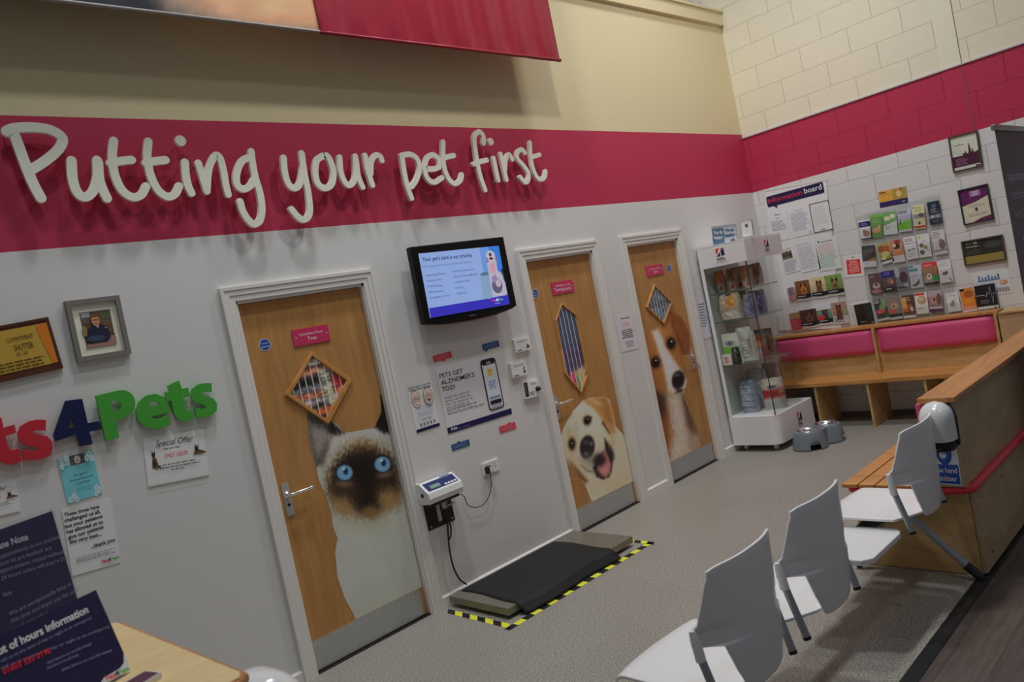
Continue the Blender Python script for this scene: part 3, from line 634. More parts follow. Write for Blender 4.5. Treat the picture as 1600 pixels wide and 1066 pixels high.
# practice name in thick cut letters
VP_ = left(0.028); Z3 = (4.1, 0, 440); Z4 = (4.1, 0, 640)
RED = M((134, 27, 38), 0.35, spec=0.5); NAVY = M((12, 18, 48), 0.35, spec=0.5); GRN = M((46, 112, 36), 0.35, spec=0.5)
CLR = M((168, 170, 168), 0.5)
def rnd(pts, keepn=()): return pts
def cut(label, mat, outer, holes=(), Z=Z3):
    """letter cut from thick sheet: smooth outline(s) with holes"""
    c = bpy.data.curves.new('outline', 'CURVE'); c.dimensions = '2D'; c.fill_mode = 'BOTH'; c.extrude = .007; c.bevel_depth = .0008
    for ring in (outer,)+tuple(holes):
        pts = []
        if ring[0] == 's': pts = smooth(px(VP_, zm(ring[1], *Z)), 5, True)
        else: pts = px(VP_, zm(ring[1], *Z))
        sp = c.splines.new('POLY'); sp.points.add(len(pts)-1); sp.use_cyclic_u = True
        for i, q in enumerate(pts): sp.points[i].co = (q[0], q[1], 0, 1)
    o = bpy.data.objects.new('outline', c); COL.objects.link(o); dg = bpy.context.evaluated_depsgraph_get(); me = bpy.data.meshes.new_from_object(o.evaluated_get(dg))
    m = MB(); m.add([VP_.w(v.co.x, v.co.y, v.co.z-.007) for v in me.vertices], [tuple(p.vertices) for p in me.polygons], mat)
    bpy.data.objects.remove(o); bpy.data.curves.remove(c); bpy.data.meshes.remove(me)
    o = m.build('cut_letter'); return tag(o, label, 'wall letter', 'thick cut letters of the practice name')
def arc(cx, cy, rx, ry, a0, a1, n=10): return [(cx+rx*math.cos(math.radians(a)), cy+ry*math.sin(math.radians(a))) for a in np.linspace(a0, a1, n)]
cut('red cut letter t at the left edge of the picture', RED, ('p', [(-48, 68), (8, 52), (22, 118), (92, 98), (103, 150), (34, 168), (52, 238), (70, 262), (124, 250), (138, 330), (88, 352), (38, 352), (2, 330), (-24, 280), (-48, 188), (-90, 196), (-100, 150), (-60, 140)]), Z=Z4)
cut('red cut letter s before the navy figure 4', RED, ('p', [(294, 66), (292, 134), (225, 134), (206, 146), (232, 160), (300, 172), (332, 204), (338, 250), (318, 296), (262, 320), (150, 326), (146, 262), (225, 266), (252, 252), (222, 238), (160, 226), (122, 196), (112, 154), (132, 108), (186, 76), (240, 66)]), Z=Z4)
cut('navy cut figure 4 between the red and green letters', NAVY, ('p', [(420, 765), (525, 752), (562, 908), (636, 896), (650, 945), (573, 962), (592, 1040), (512, 1057), (491, 978), (355, 1024), (343, 982)]), [('p', [(463, 872), (484, 930), (430, 944)])])
cut('green cut capital P beside the navy figure 4', GRN, ('p', [(613, 733), (760, 698)]+arc(786, 782, 80, 86, -78, 60, 9)+[(790, 876), (738, 890), (765, 998), (680, 1020)]), [('p', [(712, 768), (742, 762), (772, 776), (778, 804), (762, 828), (726, 838)])])
cut('green cut letter e in the middle of the green word', GRN, ('p', [(1086, 838), (962, 864), (990, 882), (1022, 880), (1072, 856), (1092, 912), (1040, 938), (985, 946), (925, 930), (884, 886), (872, 832), (890, 772), (935, 732), (995, 720), (1050, 740), (1078, 784)]), [('p', [(948, 808), (1026, 790), (1008, 770), (980, 766), (956, 780)])])
cut('green cut letter t in the green word', GRN, ('p', [(1075, 668), (1146, 634), (1166, 690), (1204, 680), (1216, 732), (1172, 746), (1186, 806), (1200, 830), (1232, 822), (1243, 880), (1190, 896), (1146, 886), (1118, 850), (1096, 762), (1070, 766), (1058, 712), (1090, 704)]))
cut('green cut letter s ending the practice name', GRN, ('p', [(1355, 652), (1357, 706), (1300, 708), (1290, 722), (1314, 736), (1366, 748), (1390, 782), (1388, 828), (1352, 858), (1300, 872), (1258, 870), (1250, 812), (1305, 818), (1324, 804), (1302, 788), (1246, 772), (1222, 738), (1230, 690), (1268, 660), (1310, 652)]))

# ================================================================== big banner above
BPn = left(0.26)
m = MB()
Rb = M((102, 18, 32), 0.36, spec=0.4, bump=0.0, name='red_banner_cloth')
def bannerpart(m, x0, x1, mat, z1=4.9, nx=60):
    vs = []; fs = []; zz = [3.455, 3.47, 3.5, 3.6, 3.9, 4.4, z1]
    for j, z in enumerate(zz):
        for i in range(nx+1):
            x = x0+(x1-x0)*i/nx; a = 0.006*math.sin(x*23+z*1.5)+0.004*math.sin(x*61); vs.append((x, -0.26+a*(1 if z > 3.47 else .4), z+0.0*x))
    for j in range(len(zz)-1):
        for i in range(nx): q = j*(nx+1)+i; fs.append((q, q+1, q+nx+2, q+nx+1))
    m.add(vs, fs, mat, True)
bannerpart(m, 2.435, 4.47, Rb)
m.tube([(2.435, -0.262, 3.462), (4.47, -0.262, 3.470)], 0.009, Rb, 10)
bn = m.build('hanging_banner', solid=0.002); tag(bn, 'huge red fabric banner hanging above the slogan', 'banner')
# photographic half
na, nb = 240, 60
Xg = np.linspace(-0.6, 2.435, na); Zg = np.linspace(3.455, 4.6, nb); XX, ZZ = np.meshgrid(Xg, Zg); XX = XX.ravel(); ZZ = ZZ.ravel()
pts = np.stack([XX, -0.26+0.004*np.sin(XX*23), ZZ], 1); u, v = project(pts); pt = Paint(u, v, (28, 28, 32))
pt.pol([(210, -40), (290, -60), (520, -60), (500, 60), (400, 46), (330, 34), (260, 18)], (112, 98, 88), 9, rag=10)
pt.pol([(270, -60), (560, -60), (520, 44), (470, 40), (400, 32), (330, 8)], (164, 116, 84), 12); pt.ell(420, -25, 110, 45, (176, 126, 92), .3)
pt.pol([(-200, -80), (220, -80), (240, 24), (100, 8), (-200, -20)], (30, 31, 36), 12); pt.grain(0.10, 22, 9, 3)
me = bpy.data.meshes.new('photo_print'); q = np.arange(na*nb).reshape(nb, na); f = np.stack([q[:-1, :-1], q[:-1, 1:], q[1:, 1:], q[1:, :-1]], -1).reshape(-1, 4)
me.from_pydata([tuple(k) for k in pts], [], [tuple(k) for k in f.tolist()]); at = me.color_attributes.new('Col', 'FLOAT_COLOR', 'POINT')
cc = alb(np.clip(pt.C, 0, 255)); at.data.foreach_set('color', np.hstack([cc, np.ones((len(cc), 1))]).ravel().astype(np.float32)); me.materials.append(VC)
o = bpy.data.objects.new('photo_print', me); COL.objects.link(o); keep(o, bn); o['label'] = 'photograph printed on the banner, dark fur and skin'
m = MB(); m.tube([(-0.6, -0.262, 3.460), (2.435, -0.262, 3.464)], 0.009, M((96, 92, 90), .4), 10); k = m.build('hem', bn); k['label'] = 'grey hem'

# ================================================================== things on the left wall
def wl(q, base, th=0.002, n0=0.001, off=0.0, **k): return Sheet(left(off), q, n0, th, base, **k)
DK = (30, 30, 36); GR = (96, 96, 104); NV = (20, 20, 52)
# brass plaque
s = wl([(-44, 518), (73.8, 496), (-27, 604)], (62, 34, 22), 0.014, rough=0.35)
s.frame(0.012, 0.018, M((58, 32, 22), 0.35))
bm = M((150, 122, 52), 0.3, 0.35, name='engraved_brass'); a = [s.c(0.03, 0.1), s.c(0.955, 0.1), s.c(0.955, 0.87), s.c(0.03, 0.87)]
s.mb.slab(s.P, a, 0.014, 0.017, bm); s.n = 0.018
s.poly([(0.80, 0.11), (0.945, 0.11), (0.945, 0.86), (0.885, 0.86), (0.83, 0.5)], (150, 84, 26))
tx = (60, 46, 18)
s.text('COMMITMENT', 0.73, 0.33, 0.085, tx, 0.36, 'r'); s.text('SHUTTER', 0.70, 0.50, 0.11, tx, 0.26, 'r', 0.01); s.text('1958 - 2020', 0.60, 0.60, 0.06, tx, 0.16, 'r')
s.lines(0.15, 0.86, 0.69, 3, 0.062, 0.025, tx, 5)
s.done('brass_plaque', 'dark wooden plaque with an engraved brass plate, cut by the left edge', 'plaque')
# portrait in a grey frame
s = wl([(98.8, 472.2), (183.7, 462.4), (119.2, 567.0)], (168, 160, 142), 0.010)
s.n = 0.011
s.rect(0.22, 0.21, 0.78, 0.80, (66, 50, 42)); s.rect(0.22, 0.21, 0.78, 0.40, (70, 60, 54)); s.rect(0.24, 0.22, 0.40, 0.30, (112, 116, 118)); s.rect(0.60, 0.23, 0.78, 0.36, (60, 70, 44))
for i in range(6): s.rect(0.58+i*.035, 0.38, 0.59+i*.035, 0.62, (104, 84, 50))
s.ell(0.70, 0.70, 0.09, 0.06, (112, 84, 84)); s.rect(0.22, 0.74, 0.78, 0.80, (110, 84, 72)); s.ell(0.25, 0.52, 0.05, 0.09, (96, 84, 50))
s.poly([(0.30, 0.50), (0.40, 0.45), (0.56, 0.44), (0.68, 0.50), (0.70, 0.66), (0.62, 0.74), (0.32, 0.74), (0.26, 0.64)], (26, 28, 44)); s.ell(0.42, 0.66, 0.17, 0.05, (44, 50, 66))
s.poly([(0.44, 0.44), (0.52, 0.44), (0.50, 0.50)], (150, 112, 92)); s.ell(0.475, 0.365, 0.075, 0.095, (146, 98, 74)); s.poly([(0.39, 0.35), (0.40, 0.27), (0.47, 0.245), (0.55, 0.27), (0.56, 0.35), (0.53, 0.31), (0.43, 0.31)], (84, 50, 30))
s.rect(0.42, 0.352, 0.53, 0.362, (40, 28, 22)); s.ell(0.478, 0.42, 0.025, 0.008, (110, 60, 52)); s.rect(0.62, 0.50, 0.66, 0.51, (130, 140, 160))
s.mb.ring(s.P, [s.c(0, 0), s.c(1, 0), s.c(1, 1), s.c(0, 1)], [s.c(.09, .075), s.c(.91, .075), s.c(.91, .925), s.c(.09, .925)], 0.001, 0.026, M((84, 80, 76), .5))
s.done('picture_frame', 'grey framed portrait of a seated person in a navy top', 'picture')
# special offer sheet
def shepherd(s, cx, cy, k, sit):
    c1 = (70, 54, 38); c2 = (30, 26, 24)
    if sit:
        s.poly([(cx-.04*k, cy+.12*k), (cx-.03*k, cy-.06*k), (cx, cy-.14*k), (cx+.04*k, cy-.05*k), (cx+.06*k, cy+.08*k), (cx+.12*k, cy+.13*k)], c1); s.ell(cx-.005*k, cy-.14*k, .028*k, .03*k, c2)
        s.poly([(cx-.03*k, cy-.15*k), (cx-.025*k, cy-.24*k), (cx, cy-.17*k)], c2); s.poly([(cx, cy-.16*k), (cx+.018*k, cy-.24*k), (cx+.028*k, cy-.15*k)], c2); s.ell(cx, cy+.02*k, .02*k, .06*k, c2)
    else:
        s.poly([(cx-.08*k, cy+.06*k), (cx-.03*k, cy-.05*k), (cx+.03*k, cy-.03*k), (cx+.13*k, cy+.03*k), (cx+.15*k, cy+.06*k)], c1); s.ell(cx-.015*k, cy-.05*k, .03*k, .04*k, c2)
        s.poly([(cx-.04*k, cy-.06*k), (cx-.035*k, cy-.16*k), (cx-.008*k, cy-.09*k)], c2); s.poly([(cx, cy-.09*k), (cx+.018*k, cy-.17*k), (cx+.02*k, cy-.06*k)], c2)
def offer(q, lab):
    s = wl(q, (158, 156, 154)); s.text('Special Offer', 0.5, 0.22, 0.13, DK, 0.62, 'c', 0.0, 0.35); s.lines(0.3, 0.68, 0.28, 1, .05, .014, (70, 70, 76), 3)
    s.text('ONLY £60.00', 0.5, 0.47, 0.09, (170, 46, 56), 0.38, 'c', 0.0); shepherd(s, 0.14, 0.52, 1.0, True); shepherd(s, 0.86, 0.44, 1.0, False)
    s.lines(0.1, 0.9, 0.60, 2, 0.06, 0.018, (60, 60, 66), 4, 'c'); s.lines(0.36, 0.64, 0.72, 1, 0.06, 0.016, (60, 60, 66), 4, 'c'); s.rect(0.0, 0.975, 1, 1, (120, 118, 118))
    s.done('offer_notice', lab, 'notice')
offer([(222.4, 685), (317, 670.5), (236.5, 761)], 'white special offer notice with two dogs under the green letters')
offer([(-63, 768), (24.4, 751), (-52, 818)], 'white notice with a lying dog cut by the left edge')
# teal notice
s = wl([(89, 718), (144, 704), (105.5, 787)], (84, 142, 148)); s.rect(0.32, 0, 0.74, 0.22, (66, 64, 62)); s.ell(0.53, 0.11, 0.09, 0.09, (150, 142, 144)); s.ell(0.53, 0.14, 0.02, 0.02, (40, 30, 30))
for cx, cy in ((.10, .06), (.22, .12), (.08, .18), (.24, .03), (.86, .05), (.78, .13), (.92, .16), (.10, .93), (.20, .86), (.25, .95), (.90, .88), (.80, .95), (.84, .82)):
    for a in range(5): s.ell(cx+.045*math.cos(a*1.257), cy+.045*math.sin(a*1.257), .026, .026, (160, 180, 182), 8)
for i, t in enumerate(('Surgery', 'Rehabilitation', 'now here')): s.text(t, 0.5, 0.46+i*.095, 0.06, (30, 58, 76), (.38, .66, .4)[i], 'c', 0.01)
s.lines(0.22, 0.8, 0.74, 2, .05, .014, (50, 96, 106), 3, 'c'); s.done('teal_notice', 'teal notice with white flowers below the red letter s', 'notice')
# thank you notice
s = wl([(96, 797), (171.5, 779), (124, 897)], (156, 160, 168)); BK = (28, 28, 34)
for i, (t, p0, p1) in enumerate((('These times have', (412, 688), (637, 630)), ('challenged us all,', (412, 724), (645, 662)), ('but your patience', (417, 762), (657, 692)), ('has allowed us to', (427, 796), (660, 728)), ('give our patients', (436, 832), (663, 760)), ('the very best...', (445, 862), (650, 806)), ('...thank you', (580, 890), (735, 842)))):
    a, b = zm([p0, p1], 4.1, 0, 640); s.textpx(t, a, b, 0.0165, BK, 0.025)
s.lines(0.12, 0.98, 0.755, 3, .03, .009, (90, 92, 98), 6)
a, b, c, d = zm([(645, 985), (692, 974), (706, 970), (762, 950)], 4.1, 0, 640); s.textpx('Vets', a, b, 0.016, (168, 34, 46), .03); s.textpx('4', b, c, 0.016, NV, .03); s.textpx('Pets', c, d, 0.016, (66, 120, 56), .03)
s.done('thank_you_notice', 'white thank you notice with bold black text beside the dark counter sign', 'notice')

# television
P = Plane((2.85, -0.115, 1.715), (1, -0.006, 0), (0, -0.02, 1))
tv = empty('television', (3.25, -0.06, 1.715), 'black flat television on a wall bracket showing a blue slide', 'television')
m = MB(); m.slab(P, [(0, 0.03), (0.12, 0.008), (0.4, 0.0), (0.68, 0.008), (0.80, 0.03), (0.797, 0.515), (0.003, 0.515)], -0.055, 0, M((11, 11, 12), 0.3, spec=0.25)); m.build('casing', tv, bevel=0.006)
m = MB(); m.box((3.0, -0.075, 1.78), (3.5, -0.03, 2.16), BLACK); m.build('rear_housing', tv, bevel=0.01)
m = MB(); m.box((3.15, -0.03, 1.86), (3.35, 0, 2.08), STEEL); m.build('wall_bracket', tv)
m = MB(); m.tube([P.w(a, b, -0.012) for a, b in ((0.03, 0.024), (0.2, 0.001), (0.4, -0.006), (0.6, 0.001), (0.77, 0.024))], 0.006, M((84, 62, 60), 0.3)); m.build('lower_trim', tv)
P2 = Plane(P.w(0, 0, 0.0005), P.U, P.V)
s = Sheet(P2, [(653.5, 396.5), (779, 384), (672.5, 497)], 0.0, 0.0, None, emit=0.8)
s.rect(0, 0, 1, 1, (150, 178, 232))
s.rect(0.86, 0, 1, 1, (60, 130, 224)); s.rect(0.74, 0, 0.86, 1, (112, 158, 232)); s.rect(0.68, .45, 1, .86, (140, 170, 205)); s.ell(0.76, 0.44, .07, .03, (96, 124, 150)); s.poly([(0.97, 0.40), (1, 0.38), (1, 0.62), (0.98, 0.58)], (30, 60, 70))
DG = (196, 186, 206)
s.poly([(0.80, 0.42), (0.90, 0.36), (0.98, 0.5), (1, 0.80), (0.96, 0.84), (0.80, 0.84)], DG); s.poly([(0.80, 0.14), (0.85, 0.08), (0.92, 0.10), (0.93, 0.26), (0.92, 0.42), (0.80, 0.44)], DG); s.poly([(0.83, .3), (.9, .28), (.9, .42), (.83, .44)], (214, 160, 180))
s.ell(0.862, 0.14, 0.05, 0.075, (206, 196, 206)); s.ell(0.862, 0.135, 0.018, 0.035, (70, 66, 92)); s.ell(0.865, 0.20, .025, .02, (40, 36, 56)); s.ell(0.81, 0.22, .016, .05, (150, 130, 160)); s.ell(0.93, 0.22, .014, .05, (140, 120, 150))
s.ell(0.88, 0.66, 0.07, 0.13, (104, 96, 130)); s.ell(0.90, 0.62, 0.035, 0.07, (200, 180, 196)); s.poly([(.82, .52), (.88, .46), (.9, .56), (.84, .62)], (150, 140, 178))
BL = (58, 52, 190)
s.rrect(-0.0, 0.85, 0.735, 1.0, 0.0, BL); s.poly([(0.0, 0.862), (0.62, 0.85), (0.70, 0.86), (0.722, 0.905), (0.735, 0.86), (0.78, 0.845), (1, 0.84), (1, 1), (0, 1)], BL)
nvy = (24, 34, 110)
s.textpx("Your pet's care is our priority", *zm([(232, 350), (692, 305)], 5.92, 620, 350), 0.026, nvy, 0.015)
s.textpx('Here are just some of our services and facilities', *zm([(236, 408), (682, 360)], 5.92, 620, 350), 0.014, (70, 84, 160))
for t, a, b in (('• Operating Theatre', (255, 490), (450, 465)), ('• Isolation Unit', (262, 540), (410, 520)), ('• Haematology', (272, 590), (418, 575)), ('• Biochemistry', (280, 643), (428, 628)), ('• Emergency Cover', (290, 697), (482, 668)),
                ('• In-House Laboratory', (502, 450), (706, 428)), ('• Blood Pressure Monitor', (512, 502), (742, 472)), ('• Hospital Ward', (522, 552), (668, 532)), ('• X-Ray', (532, 603), (608, 594)), ('• Dentistry', (542, 657), (640, 640))):
    s.textpx(t, *zm([a, b], 5.92, 620, 350), 0.013, (64, 76, 140), 0.005)
s.textpx('Vets', *zm([(866, 722), (908, 718)], 5.92, 620, 350), 0.018, (230, 60, 160), .03); s.textpx('4', *zm([(906, 720), (930, 716)], 5.92, 620, 350), 0.02, (230, 235, 250), .03); s.textpx('Pets', *zm([(930, 714), (974, 706)], 5.92, 620, 350), 0.018, (70, 190, 170), .03)
s.textpx('Caring for pets', *zm([(898, 742), (948, 734)], 5.92, 620, 350), 0.007, (220, 225, 245))
k = s.done('screen', parent=tv); k['label'] = 'lit screen with a blue slide'
s = Sheet(P2, [(733, 492.5), (744, 491), (733.3, 494.5)], 0.0, 0.0003, None); s.text('SAMSUNG', 0, 0.8, 0.7, (104, 104, 108), 1.0, bold=.02); s.done('maker_badge', parent=tv)

# posters below the television
Z5 = (5.6125, 620, 520)
def bub(q, c, tail, lab):
    s = wl(q, None); pts = [(0.04, 0), (0.96, 0), (1, 0.06), (1, 0.92), (0.96, 1), (0.5, 1), (0.4, 1), (0.04, 1), (0, .92), (0, .06)]
    s.poly([(0.03, 0), (0.97, 0), (1, .08), (1, 0.92), (.97, 1), (0.03, 1), (0, .92), (0, .08)], c); s.poly(tail, c)
    s.mb.slab(s.P, [s.c(*k) for k in ((0.03, 0), (0.97, 0), (1, .08), (1, 0.92), (.97, 1), (0.03, 1), (0, .92), (0, .08))], 0.0005, s.n, s.mat(c))
    s.lines(0.08, 0.92, 0.25, 3, 0.2, 0.07, tuple(min(255, k+45) for k in c), 3, 'c'); s.done('speech_bubble_sticker', lab, 'sticker', 'speech bubble stickers round the pet poster')
RB = (150, 50, 62); BB = (36, 60, 90)
bub(zm([(312, 207), (472, 163), (322, 262)], *Z5), RB, [(0.35, .95), (0.62, .95), (0.55, 1.3)], 'small red speech bubble sticker above the poster, under the television')
bub(zm([(745, 104), (888, 68), (752, 158)], *Z5), BB, [(0.12, .95), (0.35, .95), (0.12, 1.35)], 'small blue speech bubble sticker at the top, left of the little boxes')
bub(zm([(475, 985), (630, 934), (488, 1038)], *Z5), BB, [(0.3, .05), (0.52, .05), (0.42, -.3)], 'small blue speech bubble sticker below the poster')
bub(zm([(893, 826), (1035, 781), (906, 884)], *Z5), RB, [(0.5, .05), (0.75, .05), (0.64, -.3)], 'small red speech bubble sticker at the lower right of the poster')
s = wl(zm([(335, 322), (905, 185), (450, 888)], *Z5), (150, 148, 150)); s.rect(0, 0.91, 1, 1, NV)
for t, a, b in (('PETS GET', (375, 403), (578, 352)), ("ALZHEIMER'S", (387, 460), (680, 384)), ('TOO!', (398, 516), (508, 492))): s.textpx(t, *zm([a, b], *Z5), 0.030, (24, 24, 46), 0.008)
s.textpx('Scan the QR code below and', *zm([(440, 693), (695, 615)], *Z5), 0.012, (40, 40, 54), 0.008); s.textpx('download the free PURR app today', *zm([(446, 720), (760, 630)], *Z5), 0.012, (40, 40, 54), 0.008)
s.lines(0.045, 0.52, 0.45, 4, 0.052, 0.014, (112, 112, 122), 8)
s.textpx('PURR', *zm([(475, 858), (530, 844)], *Z5), 0.016, (190, 190, 205), .03); s.textpx('Pet wellness', *zm([(540, 842), (640, 812)], *Z5), 0.009, (110, 90, 140))
s.rrect(0.655, 0.03, 0.90, 0.93-0.075, 0.045, (22, 22, 34)); s.rrect(0.672, 0.05, 0.883, 0.835, 0.035, (150, 154, 170)); s.rrect(0.672, 0.045, 0.883, 0.125, 0.03, (22, 22, 34)); s.text('PURR', 0.78, 0.11, 0.03, (190, 190, 205), 0.07, 'c', .02)
s.poly([(0.745, .17), (.76, .2), (.79, .2), (.805, .17), (.81, .3), (.74, .3)], (170, 140, 50)); s.ell(.76, .225, .008, .008, (90, 70, 30)); s.ell(.79, .225, .008, .008, (90, 70, 30)); s.lines(0.71, 0.85, 0.385, 5, .028, .01, (92, 108, 150), 4, 'c')
s.rrect(0.69, 0.64, 0.865, 0.665, 0.005, (90, 100, 130)); s.rrect(0.69, 0.70, 0.865, 0.76, 0.005, (18, 18, 26)); s.rrect(0.695, 0.775, 0.865, 0.81, 0.005, (120, 120, 140))
s.done('pet_health_poster', 'white poster with a drawn phone about ageing pets, under the television', 'poster')
s = wl(zm([(90, 497), (295, 440), (168, 884)], *Z5), (156, 156, 164)); s.rect(0, 0.93, 1, 1, NV)
s.textpx('UNDERSTANDING COGNITIVE', *zm([(92, 502), (292, 450)], *Z5), 0.011, (36, 36, 60), .02); s.textpx('DYSFUNCTION SYNDROME', *zm([(104, 522), (292, 474)], *Z5), 0.011, (36, 36, 60), .02)
for cx in (0.25, 0.76):
    s.ell(cx, 0.27, 0.20, 0.20, (92, 70, 62), 20); s.ell(cx, 0.27, 0.185, 0.185, (158, 146, 138), 20); s.rect(cx-.01, .17, cx+.01, .34, (130, 84, 64))
    for a in range(7): s.ell(cx+.12*math.cos(a*.9), .27+.055*math.sin(a*.9), .045, .035, (142, 118, 104), 8)
    s.poly([(cx-.09, .34), (cx+.09, .34), (cx+.05, .37), (cx-.05, .37)], (156, 156, 164) if cx < .5 else (44, 34, 40))
s.lines(0.1, 0.9, 0.43, 4, 0.027, 0.008, (96, 104, 132), 8, 'c'); s.lines(0.12, 0.88, 0.58, 4, 0.027, 0.008, (96, 104, 132), 9, 'c'); s.text('AKTIVAIT', 0.5, 0.76, 0.035, (40, 40, 56), 0.42, 'c', .01)
for i in range(5): s.rrect(0.16+i*.14, .81, .24+i*.14, .89, .02, (108, 104, 112)); s.ell(0.21+i*.14, .85, .02, .02, (60, 50, 54))
s.done('brain_leaflet', 'narrow white leaflet with two brain drawings left of the pet poster', 'leaflet')

def wallbox(q, th, lab, fn, nm='small_supplement_box'):
    s = wl(q, (160, 156, 152), th, 0.0005, edge=M((150, 146, 142), .5)); fn(s); return s.done(nm, lab, 'box', 'small boxes stuck on the wall beside the middle door')
def bx1(s): s.text('APPERTEX', .5, .3, .12, DK, .72, 'c'); s.poly([(.7, .85), (.78, .5), (.82, .5), (.84, .62), (.92, .62), (.9, .85)], (70, 50, 50)); s.text('60s', .12, .92, .1, DK, .3, bold=.03)
def bx2(s): s.text('DENTAVET', .5, .3, .12, DK, .66, 'c'); s.poly([(.72, .85), (.76, .4), (.84, .4), (.8, .6), (.88, .85)], (60, 48, 46)); s.text('60s', .1, .95, .1, DK, .3, bold=.03)
wallbox(zm([(1005, 68), (1138, 36), (1022, 182)], *Z5), 0.022, 'topmost of the three small white boxes beside the middle door', bx1)
wallbox(zm([(976, 276), (1113, 243), (1003, 398)], *Z5), 0.022, 'middle one of the three small white boxes beside the middle door', bx2)
s = wl(zm([(1090, 440), (1225, 412), (1112, 582)], *Z5), (158, 156, 152), 0.022, 0.0005)
s.rect(0.0, 0.02, 0.24, 0.9, (24, 24, 26)); s.rect(.05, .1, .12, .8, (70, 66, 60)); s.text('Aktivet', .45, .22, .1, DK, .3); s.lines(.3, .7, .66, 2, .12, .05, (50, 46, 44), 3)
s.mb.lathe(s.P.w(*s.c(.82, .55), .02), [(0.0, .03), (.012, .028), (.018, .012), (.019, 0)], M((34, 24, 20), .35), 18, s.P.N)
s.done('clicker_box', 'lowest small white box with a round black button, beside the middle door', 'box', 'small boxes stuck on the wall beside the middle door')
# notices between doors, by the stand
s = wl([(961.8, 493), (987.6, 488.6), (974, 550)], (150, 146, 150)); s.lines(.25, .75, .1, 1, .1, .03, (60, 60, 70), 2, 'c'); s.lines(.2, .8, .24, 2, .06, .022, (168, 110, 124), 3, 'c'); s.lines(.15, .85, .42, 5, .05, .024, (54, 52, 60), 4, 'c'); s.lines(.25, .8, .74, 4, .045, .018, (110, 106, 116), 5, 'c')
s.done('door_notice', 'plain white notice on the wall between the two far doors', 'notice')
s = wl([(1087.5, 470), (1101.5, 467), (1101, 530)], (150, 150, 158)); s.lines(.1, .8, .1, 9, .07, .03, (70, 70, 84), 6)
s.done('door_notice', 'white notice on the wall half hidden by the display stand', 'notice')

# wall socket, plug, leads, scale indicator
m = MB(); P = left(); q = px(P, [(751.2, 723), (775.8, 716), (780, 736.4), (755.4, 744.6)]); A = np.mean(q, 0)
m.slab(P, [A+np.array(k) for k in ((-.073, -.043), (.073, -.043), (.073, .043), (-.073, .043))], 0, 0.009, M((160, 158, 156), .35)); so = m.build('wall_socket', bevel=.004); tag(so, 'white double wall socket with one black plug', 'socket')
for dx in (-.034, .036):
    m = MB(); m.slab(P, [A+np.array((dx-.006, .022)), A+np.array((dx+.006, .022)), A+np.array((dx+.006, .036)), A+np.array((dx-.006, .036))], .009, .013, M((170, 168, 166), .3)); m.build('rocker_switch', so)
for a, b in ((.030, .0), (.041, .0)):
    m = MB(); m.slab(P, [A+np.array((a, b-.008)), A+np.array((a+.003, b-.008)), A+np.array((a+.003, b+.002)), A+np.array((a, b+.002))], .009, .0096, BLACK); m.build('socket_slot', so)
m = MB(); c = A+np.array((-.034, -.008)); m.slab(P, [c+np.array(k) for k in ((-.024, -.022), (.024, -.022), (.022, .022), (-.022, .022))], .0095, .040, BLACK); m.slab(P, [c+np.array(k) for k in ((-.004, -.02), (.02, -.02), (.02, .02), (-.004, .02))], .040, .041, M((150, 150, 150), .4))
pg = m.build('power_plug', bevel=.004); tag(pg, 'black plug pushed into the left side of the wall socket', 'plug')
PO = left(0.025); pts = [P.w(*(c+np.array((0, -.022))), .03)]+[PO.w(*k) for k in px(PO, [(767.5, 757), (765, 772), (758, 786), (746, 793), (733, 791), (729, 785), (725.5, 777), (720, 772)])]
m = MB(); m.tube(smooth(pts, 6), 0.0028, BLACK, 8); tag(m.build('power_lead'), 'thin black lead looping from the socket to the scale display', 'cable')
PO = left(0.03); m = MB(); pts = [PO.w(*k) for k in px(PO, [(699, 806), (700, 830), (702, 856), (708, 885), (718, 905), (728, 920)])]; pts[-1] = np.array([pts[-1][0], -.045, .085])
m.tube(smooth(pts, 6), 0.0055, BLACK, 8); m.tube(smooth([PO.w(*k) for k in px(PO, [(701, 812), (704.5, 825), (704, 838), (700.5, 845)])], 5), .005, BLACK, 8)
tag(m.build('scale_cable'), 'black cable hanging from the black wall plate to the floor scale', 'cable')
ind = empty('scale_display', (2.735, -0.05, 0.49), 'white and blue weighing scale display on a black wall plate', 'scale display')
m = MB(); m.box((2.632, -0.008, 0.488), (2.842, 0, 0.73), BLACK); k = m.build('wall_plate', ind); k['label'] = 'square black wall plate'
for x in (2.652, 2.822):
    m = MB(); m.lathe((x, -.008, .505), [(0.006, 0), (.006, .003), (0, .004)], STEEL, 10, (0, -1, 0)); m.build('screw', ind)
m = MB(); m.box((2.715, -.012, .52), (2.742, -.008, .66), STEEL); m.box((2.715, -.09, .645), (2.77, -.008, .655), STEEL); m.lathe((2.745, -.06, .60), [(0, 0), (.016, .0), (.02, .03), (.014, .055)], STEEL, 14); m.box((2.74, -.1, .615), (2.80, -.055, .622), STEEL); m.build('bracket', ind)
m = MB(); x0, x1 = 2.592, 2.862
prof = [(-0.015, 0.705), (-0.015, 0.792), (-0.052, 0.800), (-0.132, 0.742), (-0.140, 0.705), (-0.128, .672), (-.04, .665)]
m.add([(x0, y, z) for y, z in prof]+[(x1, y, z) for y, z in prof], [tuple(range(7)), tuple(range(13, 6, -1))]+[(i, i+7, (i+1) % 7+7, (i+1) % 7) for i in range(7)], M((172, 172, 176), .35, spec=.5)); k = m.build('display_case', ind, bevel=.005)
m = MB(); m.box((x0+.02, -.12, .655), (x1-.03, -.03, .672), BLACK); m.build('case_base', ind)
PT = Plane((x0, -0.052, 0.8005), (1, 0, 0), (0, 0.08, 0.058)); m = MB()
